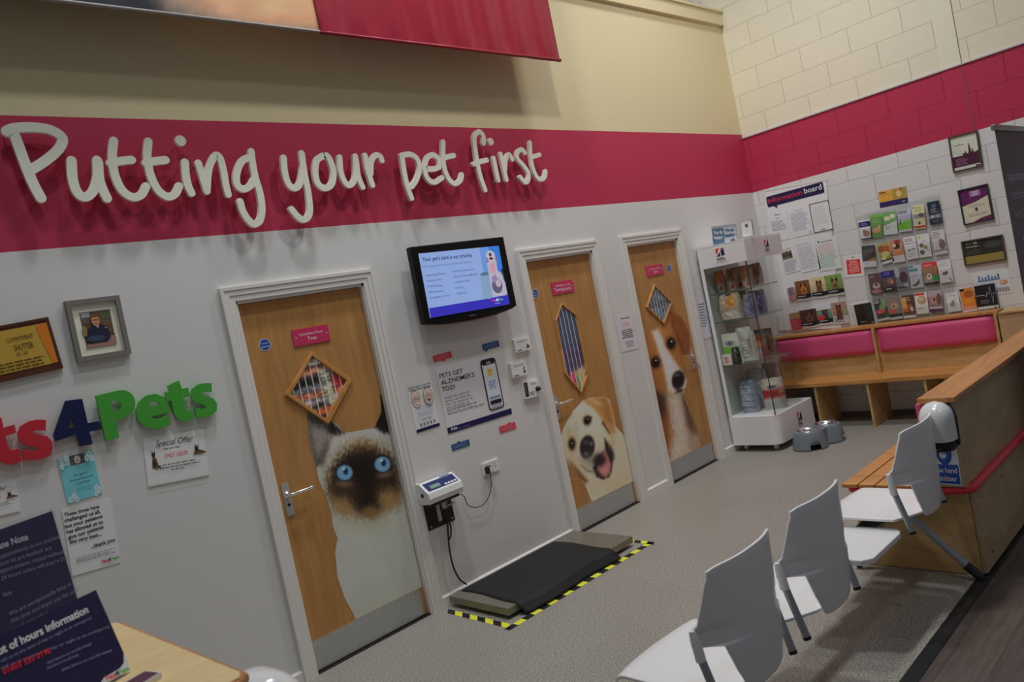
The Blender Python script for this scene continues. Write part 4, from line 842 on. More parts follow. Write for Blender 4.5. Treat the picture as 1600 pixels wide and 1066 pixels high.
def prect(a0, b0, a1, b1, n, mat): m.slab(PT, [(a0, b0), (a1, b0), (a1, b1), (a0, b1)], 0.0, n, mat)
prect(.018, -.088, .252, -.018, .0015, M((22, 30, 70), .3)); prect(.045, -.078, .125, -.045, .0022, M((70, 84, 84), .2)); prect(.05, -.074, .12, -.05, .0026, M((92, 108, 100), .2))
for i in range(4): prect(.15+i*.025, -.084, .168+i*.025, -.070, .003, M((170, 176, 190), .3))
prect(.16, -.012, .235, -.006, .002, M((40, 46, 92), .3)); k = m.build('keypad', ind); k['label'] = 'blue keypad panel with a small display'
m = MB(); m.lathe((x0-.001, -.075, .728), [(0, .006), (.011, .006), (.012, 0)], BLACK, 14, (-1, 0, 0)); m.build('side_knob', ind)

# floor scale, rubber mat, hazard tape
sc_ = empty('floor_scale', (3.24, -0.30, 0), 'low steel animal weighing platform with bare metal ends', 'scale')
SX0, SX1, SY0, SY1, SZ = 2.655, 3.835, -0.575, -0.035, 0.068
m = MB(); m.box((SX0, SY0, SZ-.044), (SX1, SY1, SZ), M((92, 88, 80), .42, .5, name='dull_steel')); m.build('weighing_deck', sc_, bevel=.003)
m = MB(); m.box((SX0+.03, SY0+.03, .018), (SX1-.03, SY1-.02, SZ-.045), M((52, 50, 48), .5)); m.build('under_frame', sc_)
for x in (SX0+.08, SX1-.08):
    for y in (SY0+.07, SY1-.07):
        m = MB(); m.lathe((x, y, 0.0), [(0, 0), (.022, 0), (.022, .010), (.01, .017)], BLACK, 14); m.build('foot', sc_)
m = MB(); nx, ny = 30, 22
vs = []; fs = []
for i in range(nx+1):
    x = 2.735+(3.60-2.735)*i/nx
    for j in range(ny+1):
        t = j/ny
        if t < .78: y = -0.06-(0.515)*t/.78; z = SZ+.004
        else: k = (t-.78)/.22; y = -.575-.012-.05*k-.01*math.sin(x*9); z = SZ+.004-(SZ-.006)*min(1, k*1.0)**.8
        vs.append((x+.012*math.sin(t*7)*(1 if i in (0, nx) else .3), y, z+.0006*math.sin(x*31+t*13)))
for i in range(nx):
    for j in range(ny): q = i*(ny+1)+j; fs.append((q, q+ny+1, q+ny+2, q+1))
m.add(vs, fs, RUBBER, True); tag(m.build('rubber_mat', solid=.004), 'black rubber mat draped over the floor scale', 'mat')
YEL = M((168, 160, 44), .5); m = MB()
def tape(a, b, w, step, skew):
    a = np.array(a); b = np.array(b); d = b-a; l = np.linalg.norm(d); d /= l; n = np.array([-d[1], d[0]]); k = int(l/step)
    for i in range(k):
        t0, t1 = i*l/k, (i+1)*l/k; p = [a+d*t0, a+d*t1, a+d*(t1-skew)+n*w, a+d*(t0-skew)+n*w]
        m.add([(q[0], q[1], .0012) for q in p], [(0, 1, 2, 3)], YEL if i % 2 else BLACK)
G = lambda u, v, z=0: tuple(level(z).at(u, v))
c1, c2, c3, c4 = G(690, 959), G(801, 980.5), G(1016, 851), G(976, 846)
tape((2.575, -.10), (2.575, -.66), .045, .07, .05); tape((2.56, -.675), (3.915, -.675), .045, .065, 0); tape((3.93, -.675), (3.93, -.45), .045, .055, 0.03)
tag(m.build('hazard_tape', origin=(3.2, -.4, 0)), 'black and yellow hazard tape on the floor round the scale', 'tape')

# ================================================================== far wall: notice boards, leaflets, frames
def fw(q, base, th=0.002, n0=0.001, off=0.0, **k): return Sheet(far(off), q, n0, th, base, **k)
Z6 = (6.272, 1180, 270); Z7 = (7.617, 1190, 400); Z8 = (8.2, 1320, 280); Z9 = (8.2, 1330, 390); ZA = (6.66, 1470, 180); ZB_ = (6.66, 1470, 340)
# information board
s = fw([(1194, 297.5), (1291.6, 279.5), (1228, 516)], (160, 158, 156), 0.006)
s.mb.ring(s.P, [s.c(0, 0), s.c(1, 0), s.c(1, 1), s.c(0, 1)], [s.c(.015, .01), s.c(.985, .01), s.c(.985, .99), s.c(.015, .99)], .001, .010, M((150, 150, 148), .3))
hd = zm([(105, 240), (660, 86), (125, 342)], *Z6); t = Sheet(far(0.008), hd, 0, 0.001, None)
board = s.done('information_board', 'white notice board with a navy speech bubble heading', 'notice board')
t.rrect(0, 0, 1, 1, 0.025, (22, 20, 46)); t.poly([(0.10, .95), (0.17, .95), (.165, 1.3)], (22, 20, 46))
t.textpx('Information', *zm([(132, 303), (462, 214)], *Z6), 0.054, (160, 36, 50), .0); t.textpx('board', *zm([(484, 205), (655, 160)], *Z6), 0.054, (172, 170, 176), .012)
k = t.done('heading', parent=board); k['label'] = 'navy speech bubble heading with red and white lettering'
def paper(q, base, lab, fn, off=0.010, th=.001, nm='pinned_sheet', cat_='notice', edge=None):
    s = fw(q, base, th, 0.0, off, edge=edge); fn(s); return s.done(nm, lab, cat_)
ink = (88, 92, 112)
def p1(s): s.lines(.35, .65, .1, 1, .1, .03, (60, 60, 70), 2, 'c'); s.lines(.4, .6, .22, 1, .1, .02, ink, 2, 'c'); s.lines(.12, .9, .32, 8, .045, .015, ink, 3)
def p2(s): s.lines(.3, .8, .1, 1, .1, .02, ink, 3); s.lines(.08, .92, .2, 14, .045, .016, (96, 100, 124), 4); s.ell(.86, .93, .03, .03, (60, 60, 76))
def p3(s): s.lines(.15, .85, .15, 13, .048, .012, (120, 122, 130), 5); s.lines(.4, .6, .92, 1, .05, .025, (50, 50, 60), 5); s.frame(.006, .004, M((58, 56, 58), .4))
paper(zm([(122, 396), (305, 362), (168, 676)], *Z6), (156, 154, 166), 'plain printed sheet at the top left of the notice board', p1)
paper(zm([(316, 360), (520, 308), (364, 640)], *Z6), (156, 158, 162), 'closely printed sheet at the top middle of the notice board', p2)
paper(zm([(528, 310), (716, 264), (578, 592)], *Z6), (162, 160, 160), 'certificate with a thin dark border at the top right of the notice board', p3)
def p4(s): s.lines(.1, .7, .08, 1, .1, .03, (120, 90, 90), 2); s.rect(.05, .17, .72, .48, (92, 84, 78)); s.ell(.2, .32, .08, .1, (36, 32, 32)); s.ell(.4, .3, .1, .12, (52, 44, 38)); s.ell(.6, .33, .08, .1, (30, 30, 34)); s.lines(.05, .95, .54, 8, .052, .016, ink, 6)
def p5(s): s.lines(.02, .6, .04, 1, .05, .02, ink, 2); s.lines(.06, .95, .14, 15, .052, .016, (104, 108, 132), 7)
def p6(s):
    s.ell(.15, .1, .04, .04, (56, 56, 60)); s.lines(.25, .8, .1, 1, .05, .03, (90, 80, 84), 2); s.lines(.1, .92, .2, 5, .06, .02, (150, 110, 112), 8); s.lines(.1, .92, .5, 7, .06, .02, (100, 126, 112), 9)
paper(zm([(236, 742), (385, 702), (268, 1000)], *Z6), (162, 160, 158), 'sheet with a small group photograph on the notice board', p4)
paper(zm([(394, 704), (580, 656), (442, 986)], *Z6), (156, 156, 168), 'lilac tinted printed sheet in the lower middle of the notice board', p5)
paper(zm([(582, 656), (795, 614), (646, 968)], *Z6), (150, 156, 152), 'pale green sheet with red and green lines on the notice board', p6)
def clearpocket(parent, q, off, d=0.02):
    s = Sheet(far(off), q, 0.0, 0.0, None); m = MB()
    m.slab(s.P, [s.c(0, 0.45), s.c(1, .45), s.c(1, 1.04), s.c(0, 1.04)], d, d+.0015, ACR); m.slab(s.P, [s.c(0, 1.03), s.c(1, 1.03), s.c(1, 1.045), s.c(0, 1.045)], 0, d, ACR)
    return m
# leaflets
def animal(s, cx, cy, k, c, dark=(40, 30, 26)):
    s.poly([(cx-.9*k, cy+1.9*k), (cx-.8*k, cy+.6*k), (cx, cy), (cx+.8*k, cy+.6*k), (cx+.9*k, cy+1.9*k)], tuple(int(x*.85) for x in c)); s.ell(cx, cy, k*.8, k*.9, c); s.poly([(cx-.8*k, cy-.2*k), (cx-.6*k, cy-1.2*k), (cx-.1*k, cy-.6*k)], dark); s.poly([(cx+.8*k, cy-.2*k), (cx+.6*k, cy-1.2*k), (cx+.1*k, cy-.6*k)], dark)
    s.ell(cx, cy+.4*k, k*.28, k*.22, dark, 8); s.ell(cx-.32*k, cy-.1*k, k*.1, k*.12, (16, 14, 14), 8); s.ell(cx+.32*k, cy-.1*k, k*.1, k*.12, (16, 14, 14), 8)
def leaf(q, base, lab, fn, grp, off=0.014):
    s = fw(q, base, .0015, 0.0, off); fn(s); return s.done('leaflet', lab, 'leaflet', grp)
GA = 'leaflets in the rack below the notice board'; GB = 'leaflets in the large clear wall rack'
def f_dog(bg, c, foot=(150, 150, 148), bar=(26, 24, 30), top=None, red=False):
    def f(s):
        s.rect(0, 0, 1, .88, bg)
        animal(s, .55, .42, .26, c)
        s.rect(0, .70, 1, .88, bar); s.lines(.1, .8, .76, 1, .1, .05, (150, 150, 150), 3)
        if red: s.rrect(0.02, .5, .5, .72, .06, (160, 50, 50))
        if top: s.rect(0, 0, 1, .24, top); s.lines(.1, .9, .06, 2, .08, .04, (150, 150, 160), 4)
    return f
leaf(zm([(300, 385), (385, 365), (330, 548)], *Z7), (128, 92, 92), 'pink and grey leaflet at the left end of the upper row below the board', lambda s: (s.ell(.4, .3, .3, .3, (92, 80, 88)), s.ell(.6, .75, .3, .2, (150, 100, 96))), GA)
leaf(zm([(388, 308), (560, 280), (432, 540)], *Z7), (150, 150, 148), 'leaflet with a brown dog on a black bar, upper row below the board', f_dog((92, 60, 34), (150, 92, 40)), GA)
leaf(zm([(572, 262), (748, 236), (612, 515)], *Z7), (150, 150, 148), 'leaflet with a tabby cat on cream, upper row below the board', f_dog((158, 144, 108), (110, 72, 50)), GA)
leaf(zm([(744, 240), (945, 205), (785, 488)], *Z7), (150, 150, 148), 'leaflet with a rabbit on green, upper row below the board', f_dog((92, 112, 60), (110, 90, 56)), GA)
leaf(zm([(322, 690), (446, 668), (338, 890)], *Z7), (140, 44, 56), 'red leaflet with a straw coloured top, lower row below the board', lambda s: (s.rect(0, 0, 1, .35, (110, 92, 60)), s.lines(.2, .8, .5, 5, .08, .03, (170, 90, 96), 3)), GA)
leaf(zm([(446, 655), (642, 622), (492, 866)], *Z7), (150, 148, 146), 'dark brown leaflet with a monkey coloured pet, lower row below the board', f_dog((58, 38, 34), (92, 68, 56)), GA)
leaf(zm([(640, 598), (815, 570), (676, 832)], *Z7), (150, 152, 156), 'white topped leaflet with a red patch, lower row below the board', f_dog((84, 108, 84), (60, 56, 56), top=(152, 154, 164), red=True), GA)
leaf(zm([(822, 562), (1000, 535), (856, 818)], *Z7), (152, 150, 148), 'leaflet with a brown puppy and flowers, lower row below the board', lambda s: (s.rect(0, 0, 1, .62, (124, 96, 88)), animal(s, .45, .35, .24, (92, 56, 40)), s.ell(.85, .5, .14, .12, (110, 124, 80)), s.lines(.1, .8, .72, 3, .08, .03, ink, 5)), GA)
ra = empty('leaflet_rack', (L-.02, -.4, 1.0), 'clear two tier leaflet rack below the notice board', 'leaflet rack')
for q in (zm([(290, 290), (955, 190), (330, 520)], *Z7), zm([(300, 650), (1020, 530), (345, 870)], *Z7)):
    k = clearpocket(None, q, .012).build('clear_tray', ra)
# red and black notices
s = fw(zm([(975, 5), (1195, -22), (1040, 255)], *Z7), (156, 154, 152), .003, 0); s.rect(.12, .2, .86, .86, (160, 30, 36))
s.lines(.2, .8, .26, 8, .07, .03, (176, 140, 132), 3, 'c'); s.ell(.5, .1, .06, .05, (110, 110, 110)); s.done('red_notice', 'white card with a red printed panel beside the notice board', 'notice')
s = fw(zm([(1058, 562), (1300, 520), (1128, 850)], *Z7), (160, 158, 158), .003, 0); s.rect(.13, .1, .98, .95, (20, 18, 18)); s.rect(.2, .15, .9, .6, (28, 25, 22)); s.lines(.3, .6, .8, 1, .1, .03, (120, 120, 116), 2); s.rect(.8, .86, .92, .9, (110, 110, 110))
s.mb.slab(s.P, [s.c(0, .1), s.c(1, .1), s.c(1, 1), s.c(0, 1)], .02, .0215, ACR); s.done('black_leaflet_holder', 'black leaflet in a white and clear holder between the two racks', 'leaflet holder')
# dog photo card
s = fw(zm([(425, 165), (785, 90), (458, 368)], *Z8), (160, 118, 50), .002); s.rect(0, .68, 1, 1, (34, 30, 66)); s.rect(.5, 0, 1, .68, (120, 106, 50)); s.poly([(0, .2), (.5, .25), (.5, .68), (0, .68)], (166, 116, 44))
s.ell(.72, .35, .09, .2, (170, 136, 92)); s.ell(.70, .10, .06, .08, (150, 106, 66)); s.ell(.80, .10, .05, .08, (110, 70, 46)); s.text('Dogs', .05, .16, .14, (40, 26, 30), .22, bold=.02); s.lines(.04, .5, .22, 1, .1, .05, (160, 110, 50), 3); s.lines(.8, .95, .84, 1, .1, .06, (120, 120, 150), 3)
s.done('dog_card', 'small orange and navy card with a dog above the large leaflet rack', 'card')
# big clear rack with four rows of six
R = [
 ((170, 540), (320, 510), (208, 780), Z8, (156, 154, 156), 'white leaflet with a navy heading and squirrel, first in the top row', lambda s: (s.rrect(0, .08, .98, .36, .1, (24, 28, 62)), s.lines(.15, .8, .16, 2, .08, .04, (90, 96, 140), 3), s.ell(.55, .72, .28, .16, (120, 92, 78)), s.ell(.4, .6, .12, .1, (96, 70, 60)), s.rect(0, .95, 1, 1, (30, 30, 34)))),
 ((318, 462), (476, 444), (362, 752), Z8, (74, 108, 58), 'green leaflet with a fawn pet, second in the top row, large rack', lambda s: (s.rect(0, 0, 1, .12, (84, 130, 54)), s.lines(.2, .9, .2, 2, .1, .03, (110, 150, 90), 3), s.ell(.5, .68, .34, .12, (150, 120, 92)), s.ell(.7, .56, .14, .1, (150, 126, 96)))),
 ((482, 430), (660, 408), (532, 712), Z8, (152, 156, 156), 'green and white leaflet with daisies, third in the top row, large rack', lambda s: (s.poly([(0, 0), (1, 0), (1, .4), (0, .62)], (84, 118, 72)), s.ell(.3, .28, .22, .1, (150, 156, 120)), s.ell(.7, .2, .2, .1, (160, 164, 134)), s.lines(.15, .6, .64, 2, .08, .03, (90, 120, 110), 3))),
 ((670, 400), (840, 376), (714, 678), Z8, (140, 142, 152), 'leaflet with a lilac sky and green field, fourth in the top row', lambda s: (s.lines(.05, .9, .05, 2, .08, .05, (60, 60, 70), 3), s.rect(0, .24, 1, .45, (126, 120, 142)), s.poly([(0, .6), (1, .42), (1, .9), (0, .9)], (92, 138, 44)), s.rect(.12, .45, .2, .66, (60, 56, 80)))),
 ((858, 340), (1010, 316), (900, 642), Z8, (164, 154, 120), 'cream leaflet with a brown landscape and red foot, fifth in top row', lambda s: (s.ell(.1, .1, .05, .04, (70, 60, 40)), s.lines(.2, .9, .1, 3, .08, .03, (110, 104, 80), 3), s.rect(.05, .38, .98, .56, (104, 106, 104)), s.ell(.7, .44, .25, .08, (70, 62, 54)), s.ell(.5, .76, .1, .06, (80, 50, 40)), s.rect(.0, .88, 1, .96, (140, 48, 44)))),
 ((1050, 302), (1206, 270), (1088, 590), Z8, (26, 34, 44), 'dark blue leaflet with a photograph strip, last in the top row, large rack', lambda s: (s.ell(.5, .2, .2, .1, (60, 72, 84)), s.lines(.2, .8, .32, 3, .07, .03, (110, 120, 130), 3), s.rect(0, .58, 1, .74, (96, 100, 108)), s.ell(.3, .66, .12, .06, (150, 150, 150)), s.ell(.7, .66, .12, .06, (130, 132, 136)), s.lines(.2, .8, .82, 2, .07, .03, (90, 100, 110), 4))),
 ((216, 860), (386, 842), (258, 1130), Z8, (150, 150, 152), 'leaflet with a dark herb photograph, first in row two of the large rack', lambda s: (s.rect(0, 0, 1, .72, (46, 44, 44)), s.poly([(.2, .7), (1, .55), (1, .72)], (110, 86, 50)), s.poly([(0, .2), (.8, .1), (.9, .3), (.1, .5)], (62, 60, 56)))),
 ((402, 850), (556, 800), (446, 1106), Z8, (156, 156, 156), 'leaflet with brown and yellow pellets, second in row two of the large rack', lambda s: (s.rect(0, 0, 1, .80, (120, 112, 64)), s.ell(.3, .25, .28, .16, (104, 60, 38)), s.ell(.7, .3, .25, .16, (120, 66, 40)), s.ell(.5, .55, .3, .14, (150, 144, 92)), s.ell(.3, .72, .2, .08, (164, 160, 110)), s.rect(0, .80, 1, .86, (36, 36, 36)))),
 ((566, 792), (726, 760), (612, 1078), Z8, (150, 148, 150), 'leaflet with a cat and orange blankets, third in row two of the large rack', lambda s: (s.rect(0, 0, 1, .7, (134, 96, 74)), s.ell(.6, .12, .25, .1, (104, 46, 40)), s.ell(.5, .3, .28, .12, (44, 36, 34)), s.ell(.5, .55, .4, .12, (166, 100, 56)), s.ell(.35, .25, .12, .08, (160, 140, 124)))),
 ((745, 750), (898, 720), (792, 1036), Z8, (160, 156, 160), 'white leaflet with line drawings of pets, fourth in row two of the large rack', lambda s: (s.lines(.1, .9, .1, 2, .08, .04, (76, 74, 78), 3), s.rect(.05, .3, .95, .32, (60, 58, 60)), s.ell(.35, .6, .13, .04, (96, 82, 78)), s.ell(.7, .57, .12, .04, (96, 90, 86)), s.lines(.1, .9, .75, 2, .1, .03, (150, 110, 120), 3))),
 ((916, 716), (1074, 690), (970, 1006), Z8, (156, 162, 154), 'pale leaflet with loose brown biscuits, fifth in row two of the large rack', lambda s: (s.ell(.2, .12, .1, .08, (130, 150, 70)), s.ell(.3, .48, .18, .09, (76, 72, 68)), s.ell(.6, .58, .16, .08, (112, 90, 56)), s.ell(.75, .7, .12, .07, (150, 142, 100)), s.ell(.3, .78, .2, .1, (72, 70, 72)), s.lines(.3, .8, .3, 1, .1, .02, ink, 3))),
 ((1105, 672), (1265, 640), (1156, 976), Z8, (150, 146, 148), 'white leaflet with a grey seated pet, last in row two of the large rack', lambda s: (s.lines(.08, .75, .06, 4, .075, .03, (70, 70, 78), 3), s.ell(.7, .6, .26, .2, (84, 76, 74)), s.ell(.6, .45, .12, .1, (96, 88, 82)), s.rect(0, .8, 1, .86, (104, 98, 96)))),
 ((214, 318), (372, 296), (264, 580), Z9, (66, 52, 54), 'dark leaflet with a pink nosed pet, first in row three, large rack', lambda s: (s.lines(.1, .6, .1, 2, .06, .03, (120, 110, 110), 3), s.ell(.55, .6, .3, .14, (150, 124, 120)), s.ell(.55, .55, .12, .06, (36, 30, 30)), s.ell(.5, .86, .4, .1, (128, 90, 92)))),
 ((374, 288), (545, 258), (432, 556), Z9, (62, 56, 62), 'leaflet with a navy bubble over a brown pet, second in row three', lambda s: (s.rrect(.02, .03, .92, .3, .1, (34, 28, 92)), s.lines(.2, .8, .08, 2, .08, .03, (110, 106, 150), 3), s.ell(.6, .5, .24, .16, (104, 70, 58)), s.ell(.7, .54, .1, .08, (150, 100, 92)), s.rect(0, .75, 1, 1, (32, 38, 38)), s.lines(.2, .7, .82, 1, .1, .05, (150, 150, 150), 3))),
 ((552, 242), (722, 218), (600, 524), Z9, (84, 84, 90), 'leaflet with a dark long haired pet, third in row three of the large rack', lambda s: (s.rect(0, 0, .3, .4, (120, 122, 126)), s.ell(.6, .45, .3, .26, (54, 42, 40)), s.ell(.7, .8, .2, .1, (130, 116, 130)), s.rect(.1, .85, .7, .93, (30, 42, 50)))),
 ((728, 212), (890, 190), (774, 498), Z9, (138, 136, 140), 'grey leaflet with a teal heading, fourth in row three of the large rack', lambda s: (s.poly([(0, .03), (.4, 0), (.4, .08), (0, .11)], (54, 100, 104)), s.rect(.02, .14, .72, .27, (46, 104, 104)), s.lines(.05, .8, .36, 2, .1, .03, (110, 110, 116), 3), s.poly([(.1, .9), (.5, .78), (.75, .62), (.7, .82), (.4, .92)], (50, 46, 50)))),
 ((904, 176), (1086, 150), (946, 470), Z9, (120, 104, 92), 'leaflet with a red heading and a green toy, fifth in row three, large rack', lambda s: (s.rect(0, 0, 1, .2, (158, 40, 46)), s.lines(.1, .8, .1, 1, .1, .05, (180, 130, 130), 3), s.rect(0, .22, 1, .6, (110, 82, 58)), s.ell(.4, .62, .2, .14, (160, 150, 138)), s.ell(.4, .58, .06, .05, (40, 36, 34)), s.ell(.8, .7, .2, .13, (44, 116, 58)), s.rect(0, .86, 1, .98, (34, 38, 44)))),
 ((1094, 150), (1262, 120), (1136, 434), Z9, (160, 158, 160), 'plain white leaflet with a sketched puppy, last in row three of the large rack', lambda s: (s.lines(.15, .8, .08, 3, .08, .02, (110, 110, 120), 3), s.ell(.45, .6, .2, .08, (80, 78, 84)), s.ell(.6, .55, .08, .06, (50, 48, 54)), s.poly([(.65, .8), (.85, .95), (.95, .97), (.75, .82)], (46, 44, 60)))),
 ((274, 654), (428, 618), (328, 925), Z9, (40, 46, 46), 'black and green leaflet with red letters, first in the bottom row, large rack', lambda s: (s.rect(.6, .0, 1, .4, (90, 108, 84)), s.lines(.05, .6, .05, 2, .08, .04, (150, 150, 150), 3), s.ell(.6, .4, .25, .14, (80, 104, 66)), s.ell(.4, .58, .36, .1, (150, 60, 56)), s.rect(0, .9, 1, 1, (140, 140, 138)))),
 ((440, 620), (608, 592), (492, 905), Z9, (96, 86, 80), 'grey brown leaflet with a spotted pet, second in the bottom row', lambda s: (s.ell(.55, .42, .26, .14, (124, 108, 88)), s.ell(.5, .42, .06, .05, (40, 36, 34)), s.ell(.3, .64, .3, .09, (152, 56, 54)), s.rect(0, .76, 1, .9, (32, 34, 36)), s.rect(0, .9, 1, 1, (140, 140, 138)))),
 ((640, 592), (796, 574), (672, 884), Z9, (66, 48, 36), 'brown leaflet with a ginger dog and orange patch, third in the bottom row', lambda s: (s.poly([(0, .1), (.3, .1), (.4, .6), (0, .7)], (156, 110, 48)), s.lines(.1, .8, .1, 2, .1, .04, (150, 130, 100), 3), s.ell(.6, .5, .2, .12, (110, 60, 36)), s.ell(.72, .62, .12, .1, (164, 146, 120)), s.rrect(.02, .55, .45, .72, .06, (168, 70, 40)), s.rect(0, .88, 1, 1, (150, 148, 148)))),
 ((806, 560), (966, 545), (836, 830), Z9, (160, 156, 152), 'white leaflet with a red heading and fluffy pet, fourth in the bottom row', lambda s: (s.rect(0, .02, .8, .13, (152, 50, 44)), s.ell(.55, .36, .36, .2, (128, 108, 84)), s.ell(.5, .3, .2, .1, (150, 134, 110)), s.lines(.1, .8, .72, 1, .1, .03, (60, 60, 66), 3))),
 ((984, 530), (1156, 516), (1022, 806), Z9, (104, 92, 96), 'leaflet with a pink faced kitten on purple, fifth in the bottom row, large rack', lambda s: (s.rect(0, 0, 1, .3, (130, 116, 118)), s.ell(.4, .45, .28, .2, (130, 96, 88)), s.ell(.4, .42, .07, .07, (30, 26, 28)), s.ell(.75, .4, .2, .25, (76, 62, 58)), s.rect(0, .76, 1, .84, (150, 148, 148)), s.rect(0, .84, 1, 1, (66, 34, 66)))),
 ((1202, 566), (1362, 540), (1216, 808), Z9, (154, 156, 166), 'white leaflet with a small grey rabbit, last in the bottom row, large rack', lambda s: (s.lines(.15, .8, .06, 2, .08, .03, (120, 120, 128), 3), s.ell(.42, .62, .2, .12, (100, 100, 112)), s.ell(.52, .48, .1, .09, (90, 90, 104)), s.rect(.7, .2, .72, .9, (110, 110, 116)))),
]
rb = empty('leaflet_rack', (L-.02, -1.15, 1.0), 'large clear four tier leaflet rack beside the framed certificates', 'leaflet rack')
for a, b, c, Z, base, lab, fn in R: leaf(zm([a, b, c], *Z), base, lab, fn, GB, .020)
Kb = clearpocket
for q in (zm([(160, 545), (1215, 262), (200, 780)], *Z8), zm([(205, 865), (1275, 632), (255, 1120)], *Z8), zm([(205, 325), (1275, 110), (262, 580)], *Z9), zm([(270, 655), (1375, 545), (325, 915)], *Z9)):
    clearpocket(None, q, .018, .018).build('clear_tray', rb)
PF = far(0.0); bq = px(PF, [(1338, 338), (1469, 302), (1497, 494), (1362, 509)])
m = MB(); m.slab(PF, bq, .008, .011, ACR); m.build('clear_back_panel', rb)
# leaflets standing on the bench rail, right end
s = fw(zm([(190, 750), (330, 724), (228, 990)], *ZB_), (150, 92, 40), .003, 0, .03); s.rect(0, 0, .35, .1, (30, 26, 26)); s.ell(.6, .25, .35, .14, (120, 66, 26)); s.ell(.5, .55, .4, .12, (166, 104, 34)); s.rect(0, .76, 1, .93, (150, 96, 74)); s.rect(0, .93, 1, 1, (150, 146, 144)); s.lines(.1, .9, .8, 2, .06, .02, (176, 140, 120), 3)
s.done('leaflet', 'orange leaflet standing on the bench rail left of the black heartbeat card', 'leaflet')
s = fw(zm([(345, 716), (556, 684), (380, 965)], *ZB_), (24, 22, 26), .004, 0, .03); s.rect(0, .88, 1, 1, (140, 142, 140))
hb = [(0, .42), (.42, .42), (.5, .5), (.58, .32), (.66, .42), (.74, .08), (.80, .78), (.86, .36), (.98, .42)]
for i in range(len(hb)-1):
    (a, b), (c, d) = hb[i], hb[i+1]; s.poly([(a, b-.012), (c, d-.012), (c+.012, d+.012), (a+.012, b+.012)], (130, 132, 136))
s.lines(.2, .7, .62, 3, .06, .025, (92, 92, 100), 4); s.lines(.8, .95, .93, 1, .05, .03, (40, 40, 44), 2)
s.done('heartbeat_card', 'black card with a white heartbeat line standing on the bench rail', 'card')
s = fw(zm([(330, 592), (700, 535), (365, 830)], *ZB_), (150, 154, 158), .002)
for i in range(7): s.rrect(.14+i*.09, .20-(.08 if i % 3 == 0 else 0), .19+i*.09, .34, .01, (52, 84, 112))
s.rect(.12, .32, .75, .36, (60, 88, 116)); s.lines(.2, .75, .48, 2, .08, .03, (110, 116, 150), 3); s.ell(.82, .50, .12, .09, (150, 104, 74)); s.ell(.78, .5, .06, .05, (164, 130, 100))
for i in range(5): s.ell(.62+i*.075, .80, .03, .09, (110, 96, 100))
s.lines(.05, .25, .55, 1, .1, .05, (70, 90, 88), 3); s.done('pet_family_poster', 'white poster with blue pet silhouettes below the lowest framed certificate', 'poster')
# framed certificates
def cert(q, lab, fn, fm, t=.012):
    s = fw(q, (150, 148, 128), .012, .001); s.n = .0133; fn(s)
    s.mb.ring(s.P, [s.c(0, 0), s.c(1, 0), s.c(1, 1), s.c(0, 1)], [s.c(t/s.w, t/s.h), s.c(1-t/s.w, t/s.h), s.c(1-t/s.w, 1-t/s.h), s.c(t/s.w, 1-t/s.h)], .001, .024, fm)
    s.done('certificate_frame', lab, 'framed certificate', 'framed certificates on the block wall')
BF = M((52, 46, 36), .35, name='dark_bronze_frame')
def c1_(s):
    s.rect(.04, .04, .96, .96, (146, 148, 136)); s.text('Vets4Pets', .12, .30, .05, (96, 70, 84), .36, bold=.02); s.lines(.12, .45, .36, 4, .05, .012, (120, 130, 130), 3)
    s.poly([(.05, .58), (.40, .58), (.42, .5), (.46, .55), (.50, .46), (.55, .56), (.60, .54), (.64, .28), (.66, .28), (.70, .55), (.74, .42), (.78, .56), (.95, .52), (.95, .88), (.05, .88)], (50, 24, 40)); s.lines(.15, .55, .66, 4, .05, .02, (110, 80, 100), 4); s.rect(.78, .91, .92, .95, (30, 30, 34))
cert(zm([(80, 235), (386, 156), (150, 598)], *ZA), 'framed certificate with a dark skyline, topmost of the three on the block wall', c1_, BF)
def c2_(s):
    s.rect(.05, .03, .95, .97, (146, 144, 126)); s.poly([(.05, .03), (.95, .03), (.95, .30), (.5, .42), (.05, .48)], (66, 26, 62)); s.rect(.36, .1, .72, .26, (110, 80, 112)); s.text('TOP', .54, .17, .05, (170, 160, 172), .22, 'c', .02); s.text('VET', .54, .24, .05, (170, 160, 172), .22, 'c', .02)
    s.lines(.2, .85, .48, 2, .05, .014, (120, 116, 110), 3, 'c'); s.ell(.5, .62, .05, .05, (52, 46, 46)); s.lines(.15, .9, .72, 2, .05, .014, (120, 116, 110), 5, 'c'); s.poly([(.95, .84), (.95, .97), (.3, .97), (.6, .88)], (74, 30, 58))
cert(zm([(178, 785), (490, 710), (252, 1148)], *ZA), 'framed certificate with a purple top, middle of the three on the block wall', c2_, M((34, 30, 32), .35))
def c3_(s):
    s.rect(.04, .06, .96, .94, (34, 34, 30)); s.rect(.04, .64, .96, .94, (104, 92, 46)); s.ell(.75, .3, .2, .14, (44, 50, 48)); s.text('pets at', .1, .17, .07, (110, 110, 106), .14); s.text('vets', .28, .17, .08, (150, 150, 146), .1, bold=.03); s.lines(.1, .5, .26, 1, .05, .03, (130, 130, 120), 3); s.lines(.1, .45, .42, 3, .06, .015, (84, 70, 70), 5)
cert(zm([(214, 250), (646, 174), (264, 506)], *ZB_), 'landscape black and gold framed certificate, lowest of the three', c3_, BF)

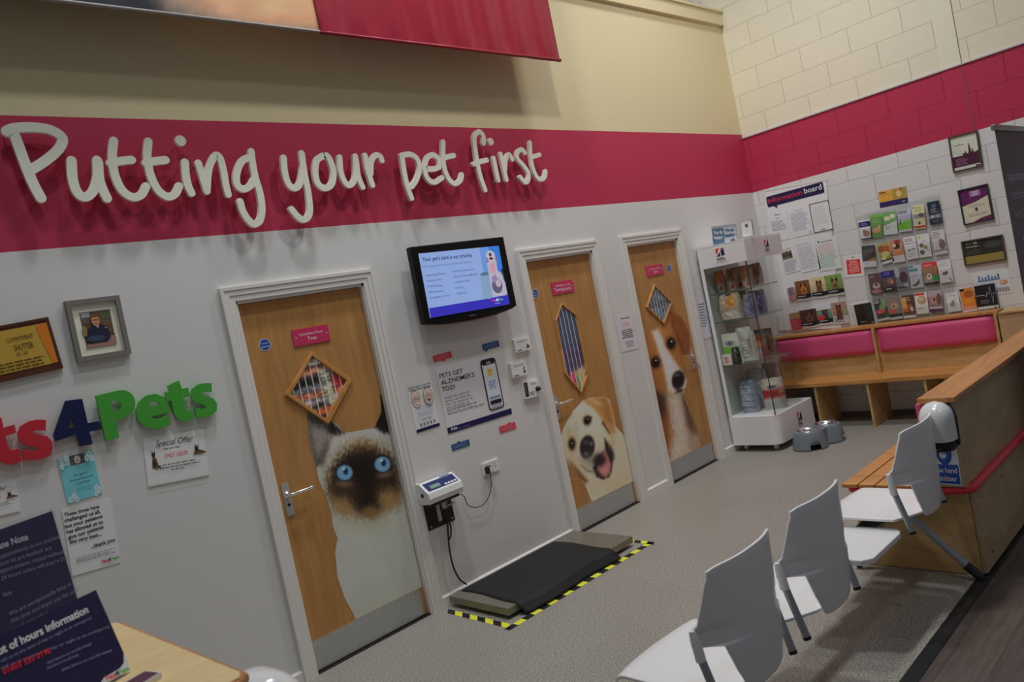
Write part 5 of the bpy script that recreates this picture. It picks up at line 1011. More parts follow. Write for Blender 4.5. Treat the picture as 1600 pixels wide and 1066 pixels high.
# ================================================================== bench along the far wall
bench = empty('wall_bench', (7.2, -1.03, 0), 'long plywood bench along the block wall with two pink back cushions', 'bench')
m = MB(); m.box((6.95, -2.035, 0.412), (7.44, -0.02, 0.455), OAKY); m.build('seat_board', bench, bevel=.006)
m = MB(); m.box((7.30, -2.035, 0.455), (7.335, -0.02, 0.875), PLY); m.build('back_panel', bench)
m = MB(); m.box((7.265, -2.045, 0.875), (7.445, -0.02, 0.900), OAK); m.build('top_rail', bench, bevel=.004)
for y0, y1, l in ((-1.005, -0.035, 'pink cushion left of the divider'), (-2.010, -1.040, 'pink cushion right of the divider')):
    m = MB(); vs = []; fs = []; n1, n2 = 24, 10
    for i in range(n1+1):
        for j in range(n2+1):
            a, b = i/n1, j/n2; e = (1-abs(2*a-1)**14)*(1-abs(2*b-1)**6); vs.append((7.298-.045*max(e, 0)**.5, y0+(y1-y0)*a, .635+.235*b))
    for i in range(n1):
        for j in range(n2): q = i*(n2+1)+j; fs.append((q, q+n2+1, q+n2+2, q+1))
    m.add(vs, fs, CUSH, True); m.box((7.29, y0+.005, .64), (7.30, y1-.005, .865), CUSH); k = m.build('back_cushion', bench); k['label'] = l
for y in (-1.023, -2.027):
    m = MB(); m.box((7.235, y-.011, .455), (7.31, y+.011, .878), PLY); m.build('divider', bench, bevel=.002)
for y in (-0.10, -0.50, -0.995, -1.485):
    m = MB(); m.box((6.965, y-.011, 0.0), (7.40, y+.011, .412), PLY); m.build('leg', bench, bevel=.002)
cb = empty('corner_panel', (7.3, -2.28, 0), 'low plywood corner box between the wall bench and the partition', 'partition')
m = MB(); m.box((7.20, -2.50, 0), (7.44, -2.060, .878), PLYD); m.build('side_board', cb)
m = MB(); m.box((7.185, -2.50, .878), (7.445, -2.062, .890), PLY); m.build('cap_board', cb)

# ================================================================== partition with slatted bench
pen = empty('slatted_bench_partition', (5.5, -2.35, 0), 'low plywood partition with oak rail, red padded trim and slatted bench', 'partition bench')
PX0, PX1 = 3.905, 7.17
for i in range(5):
    y1 = -2.050-i*.088; m = MB(); m.box((3.875, y1-.080, .438), (PX1, y1, .458), OAKY); m.build('seat_slat', pen, bevel=.003)
tr = [(PX1, -2.072, .418), (5.5, -2.072, .418), (4.1, -2.072, .418)]+[(3.955-.05*math.sin(t), -2.122+.05*math.cos(t), .418) for t in np.linspace(0, math.pi/2, 6)]+[(3.905, -2.35, .42), (3.905, -2.5, .425)]+[(3.955-.05*math.cos(t), -2.605-.05*math.sin(t), .436) for t in np.linspace(0, math.pi/2, 6)]+[(4.5, -2.655, .44), (PX1, -2.655, .44)]
m = MB(); m.tube(tr, .021, REDTRIM, 12); k = m.build('padded_trim', pen); k['label'] = 'red padded edge trim'
m = MB(); m.box((3.925, -2.635, .004), (3.943, -2.078, .425), PLY); m.build('end_panel', pen)
m = MB(); m.box((3.943, -2.095, .004), (PX1, -2.078, .425), PLY); m.build('inner_panel', pen)
m = MB(); m.box((3.935, -2.655, .012), (PX1, -2.637, .425), PLYD); k = m.build('outer_panel', pen)
for x in (4.05, 4.4, 4.75, 5.1, 5.5, 6.0, 6.5):
    for z in (.08, .36):
        m = MB(); m.lathe((x, -2.656, z), [(.006, 0), (.004, .002), (0, .002)], M((50, 46, 42), .5), 8, (0, -1, 0)); m.build('screw', pen)
m = MB(); m.box((3.885, -2.645, .455), (PX1, -2.515, .875), PLYD); m.build('upper_panel', pen, bevel=.002)
m = MB(); m.box((3.86, -2.672, .876), (7.44, -2.505, .902), OAK); k = m.build('top_rail', pen, bevel=.004); k['label'] = 'oiled oak top rail'
m = MB(); m.box((3.89, -2.514, .47), (PX1, -2.478, .872), CUSH); k = m.build('back_cushion', pen, bevel=.015, seg=3); k['label'] = 'pink back cushion'
# sanitiser dispenser and sign on the end of the partition
PE = Plane((3.884, 0, 0), (0, -1, 0), (0, 0, 1))
def dispenser(P, ca, cb_, w, h, d, lab):
    """domed white dispenser: plane P, foot centre (ca, cb_)"""
    r = empty('hand_sanitiser_dispenser', tuple(P.w(ca, cb_, 0)), lab, 'dispenser')
    m = MB(); pts = [(ca-w*.47, cb_+.02)]+[(ca-w*.5*math.cos(t), cb_+h-w*.55+w*.57*math.sin(t)) for t in np.linspace(0, math.pi, 14)]+[(ca+w*.47, cb_+.02)]
    m.slab(P, pts, 0, .022, BLACK); m.build('back_plate', r, bevel=.003)
    m = MB(); vs = []; nu, nv = 20, 22; n0 = .02
    for j in range(nv+1):
        t = j/nv; b = cb_+.055+(h-.055)*t
        wid = w*.46*(math.sqrt(max(0, 1-max(0, (t-.55)/.45)**2.3)))+.0005; dep = d*(.92+.08*t)*math.sqrt(max(0, 1-max(0, (t-.35)/.65)**2.6))
        for i in range(nu+1):
            q = math.pi*i/nu; cx = abs(math.cos(q))**.7*(1 if math.cos(q) > 0 else -1); vs.append(P.w(ca-wid*cx, b, n0+dep*abs(math.sin(q))**.75))
    fs = [(j*(nu+1)+i, j*(nu+1)+i+1, (j+1)*(nu+1)+i+1, (j+1)*(nu+1)+i) for j in range(nv) for i in range(nu)]
    m.add(vs, fs, M((160, 172, 184), .16, spec=.6, coat=.5), True); m.add([vs[i] for i in range(nu+1)], [tuple(range(nu+1))], BLACK); k = m.build('cover', r); k['label'] = 'glossy white domed cover'
    m = MB(); vs = []
    for b, dd, ww in ((cb_+.058, d*.90, .40), (cb_+.03, d*.86, .42), (cb_+.004, d*.7, .36), (cb_+.0, d*.4, .30)):
        for i in range(nu+1):
            q = math.pi*i/nu; cx = abs(math.cos(q))**.7*(1 if math.cos(q) > 0 else -1); vs.append(P.w(ca-w*ww*cx, b, n0+dd*abs(math.sin(q))**.75))
    m.add(vs, [(j*(nu+1)+i, j*(nu+1)+i+1, (j+1)*(nu+1)+i+1, (j+1)*(nu+1)+i) for j in range(3) for i in range(nu)], M((26, 27, 32), .2), True); m.add(vs[-nu-1:], [tuple(range(nu+1))], BLACK); m.build('nozzle_housing', r)
    return r
dp = dispenser(PE, 2.583, .648, .160, .240, .095, 'white domed hand sanitiser dispenser on the end of the partition')
m = MB(); PS = Plane(PE.w(0, 0, .1165), PE.U, PE.V); m.slab(PS, [(2.548+.011*math.cos(t), .762+.011*math.sin(t)) for t in np.linspace(0, 6.28, 16, endpoint=False)], -.006, .0005, M((176, 160, 40), .4)); k = m.build('sticker', dp); k['label'] = 'small round yellow sticker'
s = Sheet(PE, [(1448, 655), (1493, 655), (1462, 756.5)], .0005, .0015, (168, 170, 172))
q4 = [PE.at(*k) for k in ((1457, 755), (1504, 754), (1492, 690))]
s = Sheet(PE, [(1449, 690), (1494, 691), (1461.5, 756.5)], .0005, .0015, (172, 174, 176))
BLU = (22, 58, 120); s.rect(.05, .52, .96, .97, BLU); s.ell(.52, .26, .27, .27, BLU, 28)
for pts in ([(.36, .30), (.42, .22), (.52, .20), (.60, .24), (.62, .30), (.56, .38), (.44, .39), (.38, .36)], [(.44, .19), (.50, .13), (.60, .12), (.68, .17), (.64, .22), (.54, .18)]): s.poly(pts, (168, 172, 180))
for i in range(4): s.ell(.46+i*.045, .28-.015*(i % 2), .012, .03, BLU, 8, -30)
s.text('Use hand', .5, .71, .125, (172, 176, 184), .80, 'c', .02); s.text('sanitiser', .5, .90, .125, (172, 176, 184), .76, 'c', .02)
s.done('sanitiser_sign', 'blue and white hand sanitiser sign on the partition end, under the dispenser', 'sign')

# ================================================================== roller banner behind the partition
rbn = empty('roller_banner', (5.4, -2.78, 0), 'tall dark roller banner with pale text behind the partition', 'banner')
YB = -2.775; pb = Plane((0, YB, 0), (1, 0, 0), (0, 0, 1)); pbx0 = pb.at(1551, 200)[0]; 
zt_ = pb.at(1551, 198)[1]; bx0, bx1 = pbx0+.03, pbx0+.86
m = MB(); m.box((bx0-.02, YB-.012, zt_-.02), (bx1+.02, YB+.012, zt_+.012), M((96, 96, 92), .35, .5)); m.build('top_bar', rbn, bevel=.004)
m = MB(); m.box((bx0-.02, YB-.08, 0), (bx1+.02, YB+.08, .09), STEEL); m.build('base', rbn, bevel=.01)
m = MB(); m.tube([((bx0+bx1)/2, YB+.02, .08), ((bx0+bx1)/2, YB+.02, zt_-.02)], .01, STEEL, 10); m.build('pole', rbn)
s = Sheet(pb, [(1551, 200), (1560, 201), (1560, 240)], 0, .001, None); s.tl = np.array([bx0, zt_-.02]); s.x = np.array([1., 0]); s.y = np.array([0, -1.]); s.w = bx1-bx0; s.h = zt_-.11; s.n = .001
s.mb.slab(pb, [(bx0, .09), (bx1, .09), (bx1, zt_-.02), (bx0, zt_-.02)], 0, .0015, M((58, 46, 54), .5))
for i, (t, w) in enumerate((('Have you got', .62), ('appointments at', .66), ('Vaccination Centre', .78), ('here?', .24))): s.text(t, .12, .085+i*.052, .026, (112, 104, 118), w, 'l', .01)
for i in range(4): s.text(('Friendly expert advice', 'every day of the week', 'ask a member of staff', 'for more details')[i], .30, .305+i*.032, .016, (104, 92, 104), .62)
s.rect(.22, .29, .235, .36, (150, 140, 150)); s.k += 1; k = s.done('printed_sheet', parent=rbn); k['label'] = 'dark purple printed banner sheet'

# ================================================================== acrylic display stand with pet food
st = empty('display_stand', (6.5, -0.26, 0), 'white and clear pet food display stand on castors by the far door', 'display stand')
SX, SXE, SY = 6.150, 6.885, -0.490
PG = level(0)
def footprint(x0, x1, y0, y1, r):
    return [(x0, y1), (x0, y0+r)]+[(x0+r-r*math.cos(t), y0+r-r*math.sin(t)) for t in np.linspace(.2, math.pi/2, 6)]+[(x1, y0), (x1, y1)]
WB = M((172, 170, 168), .3, spec=.5); LOGOR = (150, 36, 48)
m = MB(); m.slab(PG, footprint(SX, SXE, SY, -0.022, .09), .062, .335, WB); k = m.build('base', st, bevel=.006); k['label'] = 'white base with a rounded corner'
for x, y in ((6.24, -.10), (6.24, -.40), (6.80, -.10), (6.80, -.40)):
    m = MB(); m.tube([(x, y-.012, .028), (x, y+.012, .028)], .026, M((140, 140, 142), .4), 16); m.box((x-.012, y-.016, .03), (x+.012, y+.016, .062), STEEL); m.build('castor', st)
m = MB(); m.slab(PG, footprint(SX, 6.84, SY-.02, -.022, .02), 1.918, 1.930, WB); m.box((SX, SY-.02, 1.735), (SX+.006, -.022, 1.92), WB); m.box((SX, -.028, 1.735), (6.84, -.022, 1.92), WB); k = m.build('header', st); k['label'] = 'white header box'
m = MB(); m.box((SX+.006, SY-.02, 1.735), (6.84, SY-.015, 1.918), M((146, 142, 144), .2, spec=.5)); k = m.build('header_side', st); k['label'] = 'grey translucent header side'
m = MB(); m.box((SX, -.060, .335), (SX+.006, -.022, 1.735), WB); m.box((SX, -.027, .335), (SXE-.05, -.022, 1.735), M((120, 126, 122), .4)); k = m.build('side_panel', st)
m = MB(); m.box((SX+.03, SY+.012, .335), (SXE-.12, SY+.016, 1.735), ACR); k = m.build('clear_side', st)
m = MB(); m.box((6.70, SY+.02, .335), (6.704, -.028, 1.735), ACR); m.build('clear_back', st)
m = MB(); m.box((SX+.03, SY+.010, .335), (SX+.038, SY+.018, 1.735), M((36, 50, 46), .15)); k = m.build('glass_edge', st); k['label'] = 'dark green glass edge'
SHZ = (0.815, 1.225, 1.490)
for z in SHZ:
    m = MB(); m.box((SX+.04, SY+.02, z-.008), (6.69, -.029, z), GLAS); m.box((SX+.036, SY+.02, z-.008), (SX+.04, -.029, z), M((44, 66, 58), .15)); m.box((SX+.04, SY+.016, z-.008), (6.69, SY+.02, z), M((92, 108, 100), .15)); k = m.build('glass_shelf', st)
def brand(P, q, parent, base=None, small=False):
    s = Sheet(P, q, .0005, .0015, base)
    s.poly([(.14, .10), (.48, .06), (.16, .50)], (150, 34, 44)); s.poly([(.12, .62), (.12, .56), (.66, .06), (.80, .05), (.30, .62)], (166, 160, 160)); s.poly([(.16, .62), (.46, .32), (.50, .60)], (24, 26, 66)); s.poly([(.56, .26), (.84, .10), (.88, .56), (.58, .60)], (24, 26, 66)); s.poly([(.56, .12), (.8, .06), (.6, .22)], (150, 34, 44))
    s.text("Hill's", .5, .86, .17, (40, 34, 44), .68, 'c', .03); s.rect(.08, .93, .92, .95, (90, 84, 86)); k = s.done('brand_card', parent=parent); return k
brand(Plane((SX, 0, 0), (0, -1, 0), (0, 0, 1)), [(1114.5, 388), (1132.5, 384), (1119.5, 411.5)], st, (164, 158, 152))
brand(Plane((0, SY-.020, 0), (1, 0, 0), (0, 0, 1)), [(1191, 374), (1199.5, 372), (1196, 396)], st)
brand(Plane((0, SY, 0), (1, 0, 0), (0, 0, 1)), [(1243, 643), (1252.5, 641), (1247, 668)], st)
def put(v0, v1, x): # image point -> place at depth x
    d = ray(v0, v1); t = (x-CAM[0])/d[0]; return CAM+t*d
def bag(name, label, uv, z, x, w, h, d, paint, yaw=-90, boxy=False, group='pet food packs in the display stand', cat='pet food'):
    y = put(uv[0], uv[1], x)[1]; hy = w/2*abs(math.sin(math.radians(yaw)))+d/2*abs(math.cos(math.radians(yaw)))+.006; y = min(-.034-hy, max(y, -.470+hy)); nu, nv = 96, 64; vs = []; uvs = []
    for j in range(nv+1):
        t = j/nv; dep = d*(1 if boxy else (.86+.3*math.sin(math.pi*min(1, t*1.2)))*max(0.03, 1-max(0, (t-.62)/.38)**1.6)); wid = w*(1 if boxy else (1-.06*t-(.10 if t > .97 else 0))); ex = .12 if boxy else .45
        for i in range(nu):
            q = 2*math.pi*i/nu; c, s_ = math.cos(q), math.sin(q); X = wid/2*abs(c)**ex*(1 if c > 0 else -1); Y = dep/2*abs(s_)**ex*(1 if s_ > 0 else -1)
            if not boxy: Y += .004*math.sin(t*19+i)*(1 if t > .1 else 0); X += .003*math.sin(t*23+i*2)
            vs.append((X, Y, h*t)); uvs.append((2*X/wid if wid else 0, t))
    fs = [(j*nu+i, j*nu+(i+1) % nu, (j+1)*nu+(i+1) % nu, (j+1)*nu+i) for j in range(nv) for i in range(nu)]+[tuple(range(nu))[::-1], tuple(range(nv*nu, nv*nu+nu))]
    U_ = np.array(uvs); p = Paint((U_[:, 0]+1)*50, U_[:, 1]*100, (150, 146, 142)); paint(p); p.grain(.10, 9, 7, 3); colr = alb(np.clip(p.C, 0, 255), .36)
    a = math.radians(yaw); R_ = [(vx*math.cos(a)-vy*math.sin(a), vx*math.sin(a)+vy*math.cos(a), vz) for vx, vy, vz in vs]
    me = bpy.data.meshes.new(name); me.from_pydata(R_, [], fs); at = me.color_attributes.new('Col', 'FLOAT_COLOR', 'POINT'); at.data.foreach_set('color', np.hstack([colr, np.ones((len(colr), 1))]).ravel().astype(np.float32))
    me.polygons.foreach_set('use_smooth', [not boxy]*len(fs)); me.materials.append(VCB); o = bpy.data.objects.new(name, me); COL.objects.link(o); o.location = (x, y, z+.001)
    return tag(o, label, cat, group)
def rows(p, y0, y1, n, c, x0=12, x1=80):
    for i in range(n): y = y0+(y1-y0)*i/max(1, n-1); p.pol([(x0, y), (x1, y), (x1, y+2.6), (x0, y+2.6)], c, .8)
def b_orange(p): p.C[:] = (150, 140, 130); p.ell(62, 66, 22, 26, (176, 96, 40), .2, rag=.3); p.ell(70, 70, 14, 16, (190, 120, 50), .3); rows(p, 14, 78, 9, (150, 100, 76), 8, 46); p.ell(45, 93, 14, 4, (40, 38, 70), .2); p.ell(60, 26, 26, 12, (158, 156, 154), .3)
def b_small(c):
    def f(p): p.C[:] = (128, 112, 102); p.pol([(20, 42), (90, 42), (90, 100), (20, 100)], c, 4, rag=12); p.pol([(30, 0), (95, 0), (95, 34), (30, 34)], (140, 130, 124), 2); p.ell(62, 18, 16, 11, (118, 46, 46), .12)
    return f
def b_clear(p): p.C[:] = (112, 110, 122); p.ell(30, 60, 20, 30, (92, 92, 104), .3); p.ell(72, 40, 22, 36, (70, 64, 98), .3, rag=.3); p.ell(60, 84, 18, 10, (52, 52, 60), .3); rows(p, 8, 20, 2, (66, 62, 76), 10, 60)
def b_green(p): p.C[:] = (150, 152, 140); p.pol([(2, 18), (98, 18), (98, 58), (2, 58)], (84, 124, 54), 1.5, rag=3); p.ell(45, 68, 28, 7, (44, 52, 92), .15); p.ell(60, 30, 14, 10, (110, 146, 80), .3)
def b_logo(p): p.C[:] = (150, 144, 136); p.ell(55, 50, 20, 26, (132, 46, 42), .1); p.ell(55, 50, 10, 12, (150, 110, 100), .2)
def b_dark(p): p.C[:] = (38, 42, 38); p.ell(50, 50, 22, 26, (84, 60, 54), .2); p.ell(50, 50, 12, 14, (44, 44, 40), .2)
def b_white(p): p.C[:] = (146, 148, 144); rows(p, 12, 50, 5, (96, 102, 106), 14, 66); p.ell(80, 45, 8, 24, (110, 88, 74), .4, rag=.5); p.ell(40, 78, 18, 8, (132, 134, 134), .4)
def b_org2(p): p.C[:] = (126, 112, 108); p.ell(45, 62, 32, 22, (172, 86, 40), .12); p.pol([(60, 0), (100, 0), (100, 40), (60, 40)], (112, 58, 60), 3); p.ell(40, 92, 34, 6, (52, 54, 84), .15)
def b_brown(p): p.C[:] = (112, 96, 84); p.ell(50, 50, 26, 40, (88, 60, 50), .3, rag=.4)
def b_silver(p): p.C[:] = (100, 106, 114); rows(p, 16, 74, 4, (58, 66, 84), 4, 96); rows(p, 24, 62, 6, (124, 128, 136), 10, 80); p.ell(50, 90, 30, 8, (70, 84, 98), .3)
def b_grey(p): p.C[:] = (128, 126, 126); rows(p, 22, 66, 7, (92, 96, 112), 14, 70)
def b_red(p): p.C[:] = (142, 134, 124); p.pol([(0, 36), (100, 40), (100, 64), (0, 64)], (122, 34, 36), 2.5, rag=5); p.ell(84, 56, 10, 8, (140, 110, 96), .3); p.ell(48, 72, 22, 5, (52, 54, 88), .15); p.pol([(10, 0), (90, 0), (90, 28), (10, 28)], (118, 122, 118), 3)
def b_purp(p): p.C[:] = (118, 98, 104); p.ell(50, 30, 44, 10, (84, 44, 76), .2); p.ell(40, 60, 10, 14, (92, 60, 92), .2)
z0 = .335
bag('food_bag', 'silver blue striped bag on the floor of the display stand', (1176, 645), z0, 6.34, .155, .305, .085, b_silver)
bag('food_bag', 'pale grey bag behind the silver striped bag in the stand', (1192, 640), z0, 6.53, .190, .380, .10, b_grey)
bag('food_bag', 'cream bag with a dark red band in the lower stand', (1222, 628), z0, 6.45, .200, .290, .085, b_red, -62)
bag('food_box', 'purple printed box standing behind the dark red banded bag', (1212, 615), z0, 6.655, .15, .40, .05, b_purp, -80, True)
z1 = .816
bag('food_box', 'white and green box at the left of the middle shelf', (1134, 570), z1, 6.285, .165, .285, .06, b_green, -90, True)
bag('food_box', 'small white box with a round red mark on the middle shelf', (1138, 572), z1, 6.215, .10, .10, .04, b_logo, -90, True)
bag('food_bag', 'small dark pouch beside the box with a red mark', (1153, 568), z1, 6.225, .070, .155, .04, b_dark)
bag('food_bag', 'tall white bag with grey lines on the middle shelf', (1172, 566), z1, 6.37, .18, .32, .08, b_white)
bag('food_bag', 'orange faced pack at the right of the middle shelf', (1192, 560), z1, 6.47, .12, .27, .06, b_org2, -70)
bag('food_bag', 'brown pack at the far right of the middle shelf', (1204, 555), z1, 6.57, .10, .26, .05, b_brown, -70)
z2 = 1.226
bag('food_bag', 'large white and orange bag on the second shelf from the top', (1146, 500), z2, 6.36, .21, .245, .09, b_orange)
bag('food_box', 'cream and olive box behind the large orange bag', (1163, 494), z2, 6.56, .17, .24, .08, lambda p: (p.pol([(0, 0), (100, 0), (100, 100), (0, 100)], (128, 118, 88), 1), rows(p, 20, 80, 4, (150, 140, 118), 10, 90)), -90, True)
bag('food_bag', 'shiny clear grey pouch on the second shelf from the top', (1176, 492), z2, 6.30, .12, .21, .07, b_clear)
bag('food_bag', 'purple and grey pouch at the right of the second shelf', (1197, 486), z2, 6.42, .14, .225, .07, b_clear, -75)
z3 = 1.491
for i, (u, x, c, l) in enumerate(((1126, 6.36, (160, 84, 40), 'leftmost orange pouch on the top shelf of the stand'), (1146, 6.36, (96, 60, 40), 'dark brown pouch second on the top shelf'), (1159, 6.50, (128, 118, 84), 'olive pouch set back on the top shelf'), (1171, 6.32, (136, 88, 58), 'tan pouch fourth on the top shelf'), (1188, 6.44, (116, 66, 46), 'reddish brown pouch at the right of the top shelf'))):
    bag('food_bag', l, (u, 450), z3, x, .092, .205, .055, b_small(c))
# cards standing on the header
def card(q, x, base, lab, fn, nm='tent_card'):
    s = Sheet(Plane((x, 0, 0), (0, -1, 0), (0, 0, 1)), q, 0, .012, base); fn(s); o = s.done(nm, lab, 'card'); return o
def cd1(s):
    s.rect(.02, .14, .5, .98, (62, 84, 104)); s.rect(.52, .14, .98, .98, (132, 140, 148)); s.rect(.02, .0, .98, .12, (112, 120, 120))
    s.text('You do', .26, .42, .17, (170, 174, 180), .38, 'c', .04); s.text('happy', .26, .68, .17, (170, 174, 180), .36, 'c', .04); s.text('We do', .74, .36, .16, (40, 62, 92), .36, 'c', .04); s.text('healthy', .74, .62, .16, (40, 62, 92), .42, 'c', .04); s.ell(.85, .84, .1, .08, (84, 64, 64))
card([(1112.5, 354), (1150, 349.5), (1117.5, 383)], 6.20, (120, 126, 130), 'blue and grey two panel card standing on the display stand', cd1)
def cd2(s): s.ell(.5, .34, .14, .10, (60, 58, 60)); s.rect(.38, .22, .62, .3, (70, 68, 70)); s.lines(.3, .7, .6, 2, .1, .02, (140, 140, 144), 3); s.frame(.003, .0145, M((110, 112, 114), .3))
card([(1157.5, 346), (1175, 342.5), (1162, 371)], 6.30, (160, 158, 158), 'small white card in a clear holder standing on the display stand', cd2)

# double raised feeding bowls
fb = empty('raised_feeding_bowls', (6.40, -.725, 0), 'dark grey raised stand holding two steel pet bowls', 'pet bowls')
GP = M((78, 84, 90), .4, spec=.4, name='slate_grey_plastic')
m = MB(); seg = 40
for ci, (cx, cy) in enumerate(((6.285, -.695), (6.525, -.755))):
    prof = [(.150, 0), (.148, .018), (.141, .052), (.130, .10), (.118, .148), (.112, .158), (.090, .160)]; vs = []
    for r, h in prof: vs += [(cx+r*math.cos(2*math.pi*i/seg), cy+r*math.sin(2*math.pi*i/seg), h+.001) for i in range(seg)]
    fs = []
    for j in range(len(prof)-1):
        for i in range(seg):
            a = math.degrees(2*math.pi*(i+.5)/seg)
            if j < 2 and ((ci == 0 and 205 < a < 240) or (ci == 1 and (265 < a < 330))): continue
            fs.append((j*seg+i, j*seg+(i+1) % seg, (j+1)*seg+(i+1) % seg, (j+1)*seg+i))
    m.add(vs, fs, GP, True)
m.box((6.33, -.81, .06), (6.48, -.64, .150), GP)
m.build('moulded_stand', fb, solid=.003)
for cx, cy in ((6.285, -.695), (6.525, -.755)):
    m = MB(); m.lathe((cx, cy, .162), [(.100, 0), (.100, .004), (.092, .005), (.084, -.010), (.070, -.030), (0, -.032)], M((150, 150, 152), .18, 1.0), 28); k = m.build('steel_bowl', fb); k['label'] = 'shiny steel bowl'

# ================================================================== white seats and table on a beam
bs = empty('beam_seating', (2.9, -2.35, 0), 'row of white plastic seats and a small table on one beam', 'seating')
BY, BZ = -2.30, .365
m = MB(); m.box((1.55, BY-.028, BZ-.022), (3.885, BY+.028, BZ+.022), M((46, 48, 50), .4)); m.build('beam', bs, bevel=.006)
def seat_unit(cx):
    # pan
    m = MB(); vs = []; fs = []; na, nb = 16, 18
    for j in range(nb+1):
        t = j/nb
        for i in range(na+1):
            a = -1+2*i/na; hw = .225*(1-.0*t)
            yf = -2.112-.024*abs(a)**2.2; yr = -2.565+.075*max(0, abs(a)-.42)**1.2/.58**1.2
            y = yf+(yr-yf)*t; z = .452-.030*max(0, (.16-t)/.16)**2-.006*math.sin(math.pi*t)*(1-a*a)+.012*max(0, t-.8)
            vs.append((cx+a*hw*(1-.04*(1-min(1, t/.12))), y, z))
    for j in range(nb):
        for i in range(na): q = j*(na+1)+i; fs.append((q, q+na+1, q+na+2, q+1))
    m.add(vs, fs, SHELL, True); pan = m.build('seat', bs, solid=.012, bevel=.003)
    # back shell
    m = MB(); vs = []; fs = []; prof = [(.435, .098), (.47, .116), (.52, .140), (.58, .160), (.606, .168), (.611, .224), (.64, .227), (.66, .226), (.685, .219), (.76, .207), (.855, .190)]
    zz = []
    for k in range(len(prof)-1):
        nq = 1 if prof[k+1][0]-prof[k][0] < .01 else 4
        for q in range(nq): t = q/nq; zz.append((prof[k][0]*(1-t)+prof[k+1][0]*t, prof[k][1]*(1-t)+prof[k+1][1]*t))
    zz.append(prof[-1])
    for z, hw in zz:
        for i in range(na+1):
            a = -1+2*i/na; k = (z-.44)/.40; yc = -2.590-.018*k-.010*math.sin(math.pi*k)
            amp = (.100-.034*min(1, (z-.685)/.15)) if z > .685 else ((.116-.018*max(0, (z-.66)/.025)) if z > .608 else .09)
            wrap = amp*abs(a*hw/.225)**2.7
            vs.append((cx+a*hw, yc+wrap, z-(.012*abs(a)**8 if z > .83 else 0)+(.012*abs(a)**4 if z < .44 else 0)))
    for j in range(len(zz)-1):
        for i in range(na): q = j*(na+1)+i; fs.append((q, q+na+1, q+na+2, q+1))
    m.add(vs, fs, SHELL, True); b = m.build('backrest', pan, solid=.010, bevel=.002)
    for sgn in (-1, 1):
        m = MB(); m.tube([(cx+sgn*.2255, -2.502, .668), (cx+sgn*.2245, -2.506, .640), (cx+sgn*.2235, -2.512, .575)], [.011, .016, .0165], SHELL, 14); k = m.build('arm_socket', pan)
        m = MB(); m.tube([(cx+sgn*.225, -2.503, .625), (cx+sgn*.218, -2.556, .405)], .0135, GREYTUBE, 14); k = m.build('support_tube', pan); k['label'] = 'grey metal support tube'
        m = MB(); m.tube([(cx+sgn*.2182, -2.555, .409), (cx+sgn*.2178, -2.5575, .398)], .0145, BLACK, 14); k = m.build('tube_cap', pan)
    m = MB(); m.box((cx-.05, -2.42, .385), (cx+.05, -2.20, .436), BLACK); m.build('seat_bracket', pan, bevel=.004)
for cx in (2.012, 2.556, 3.608): seat_unit(cx)
m = MB(); tp = [(3.16, -2.125), (3.345, -2.17), (3.355, -2.505), (3.33, -2.530), (3.13, -2.545), (3.05, -2.52), (2.99, -2.44), (2.96, -2.2), (3.0, -2.14)]
tp = [tuple(level(.408).at(*k)) for k in ((1296.6, 820.6), (1401, 826), (1406.5, 829.5), (1405.5, 834), (1365, 872), (1345, 876.5), (1327, 875))]
tp = tp+[(2.955, -2.30), (2.955, -2.17), (3.02, -2.13)]
m.slab(level(0), tp, .383, .408, M((182, 182, 180), .25, spec=.5)); k = m.build('table_top', bs, bevel=.004); k['label'] = 'white table top between the seats'
m = MB(); m.box((3.12, -2.42, .380), (3.28, -2.2, .386), BLACK); m.build('table_bracket', bs)
for x in (1.60, 3.868):
    for yf, nm in ((-2.645, 'leg'), (-2.06, 'leg')):
        m = MB(); m.tube([(x, BY+(-.02 if yf < BY else .02), BZ-.005), (x, yf+(.04 if yf < BY else -.04), .055)], .0185, GREYTUBE, 14); lg = m.build('leg', bs)
        m = MB(); m.tube([(x, yf+(.058 if yf < BY else -.058), .072), (x, yf, .018)], .022, BLACK, 14); m.build('foot', lg)

# ================================================================== reception counter in the foreground
rc = empty('reception_counter', (-.3, -1.93, 0), 'pale birch reception counter with an oak lipping at the lower left', 'counter')
m = MB(); m.slab(level(0), [(-1.3, -1.545), (.505, -1.545), (.517, -1.565), (.553, -2.295), (.540, -2.318), (-1.3, -2.318)], 1.068, 1.100, BIRCH); m.build('counter_top', rc)
m = MB(); m.tube(smooth([(-1.3, -2.318, 1.084), (.530, -2.318, 1.084), (.552, -2.298, 1.084), (.517, -1.562, 1.084), (.50, -1.545, 1.084), (-1.3, -1.545, 1.084)], 1), .0158, OAK, 10); k = m.build('oak_lipping', rc)
m = MB(); m.slab(level(0), [(-1.28, -1.56), (.512, -1.56), (.5545, -2.30), (-1.28, -2.30)], 0, 1.066, PLY); m.build('counter_body', rc)
PC = Plane((.556, 0, 0), (0, 1, 0), (0, 0, 1))
dispenser(PC, -2.215, .780, .21, .284, .135, 'white domed hand sanitiser dispenser on the end of the counter')
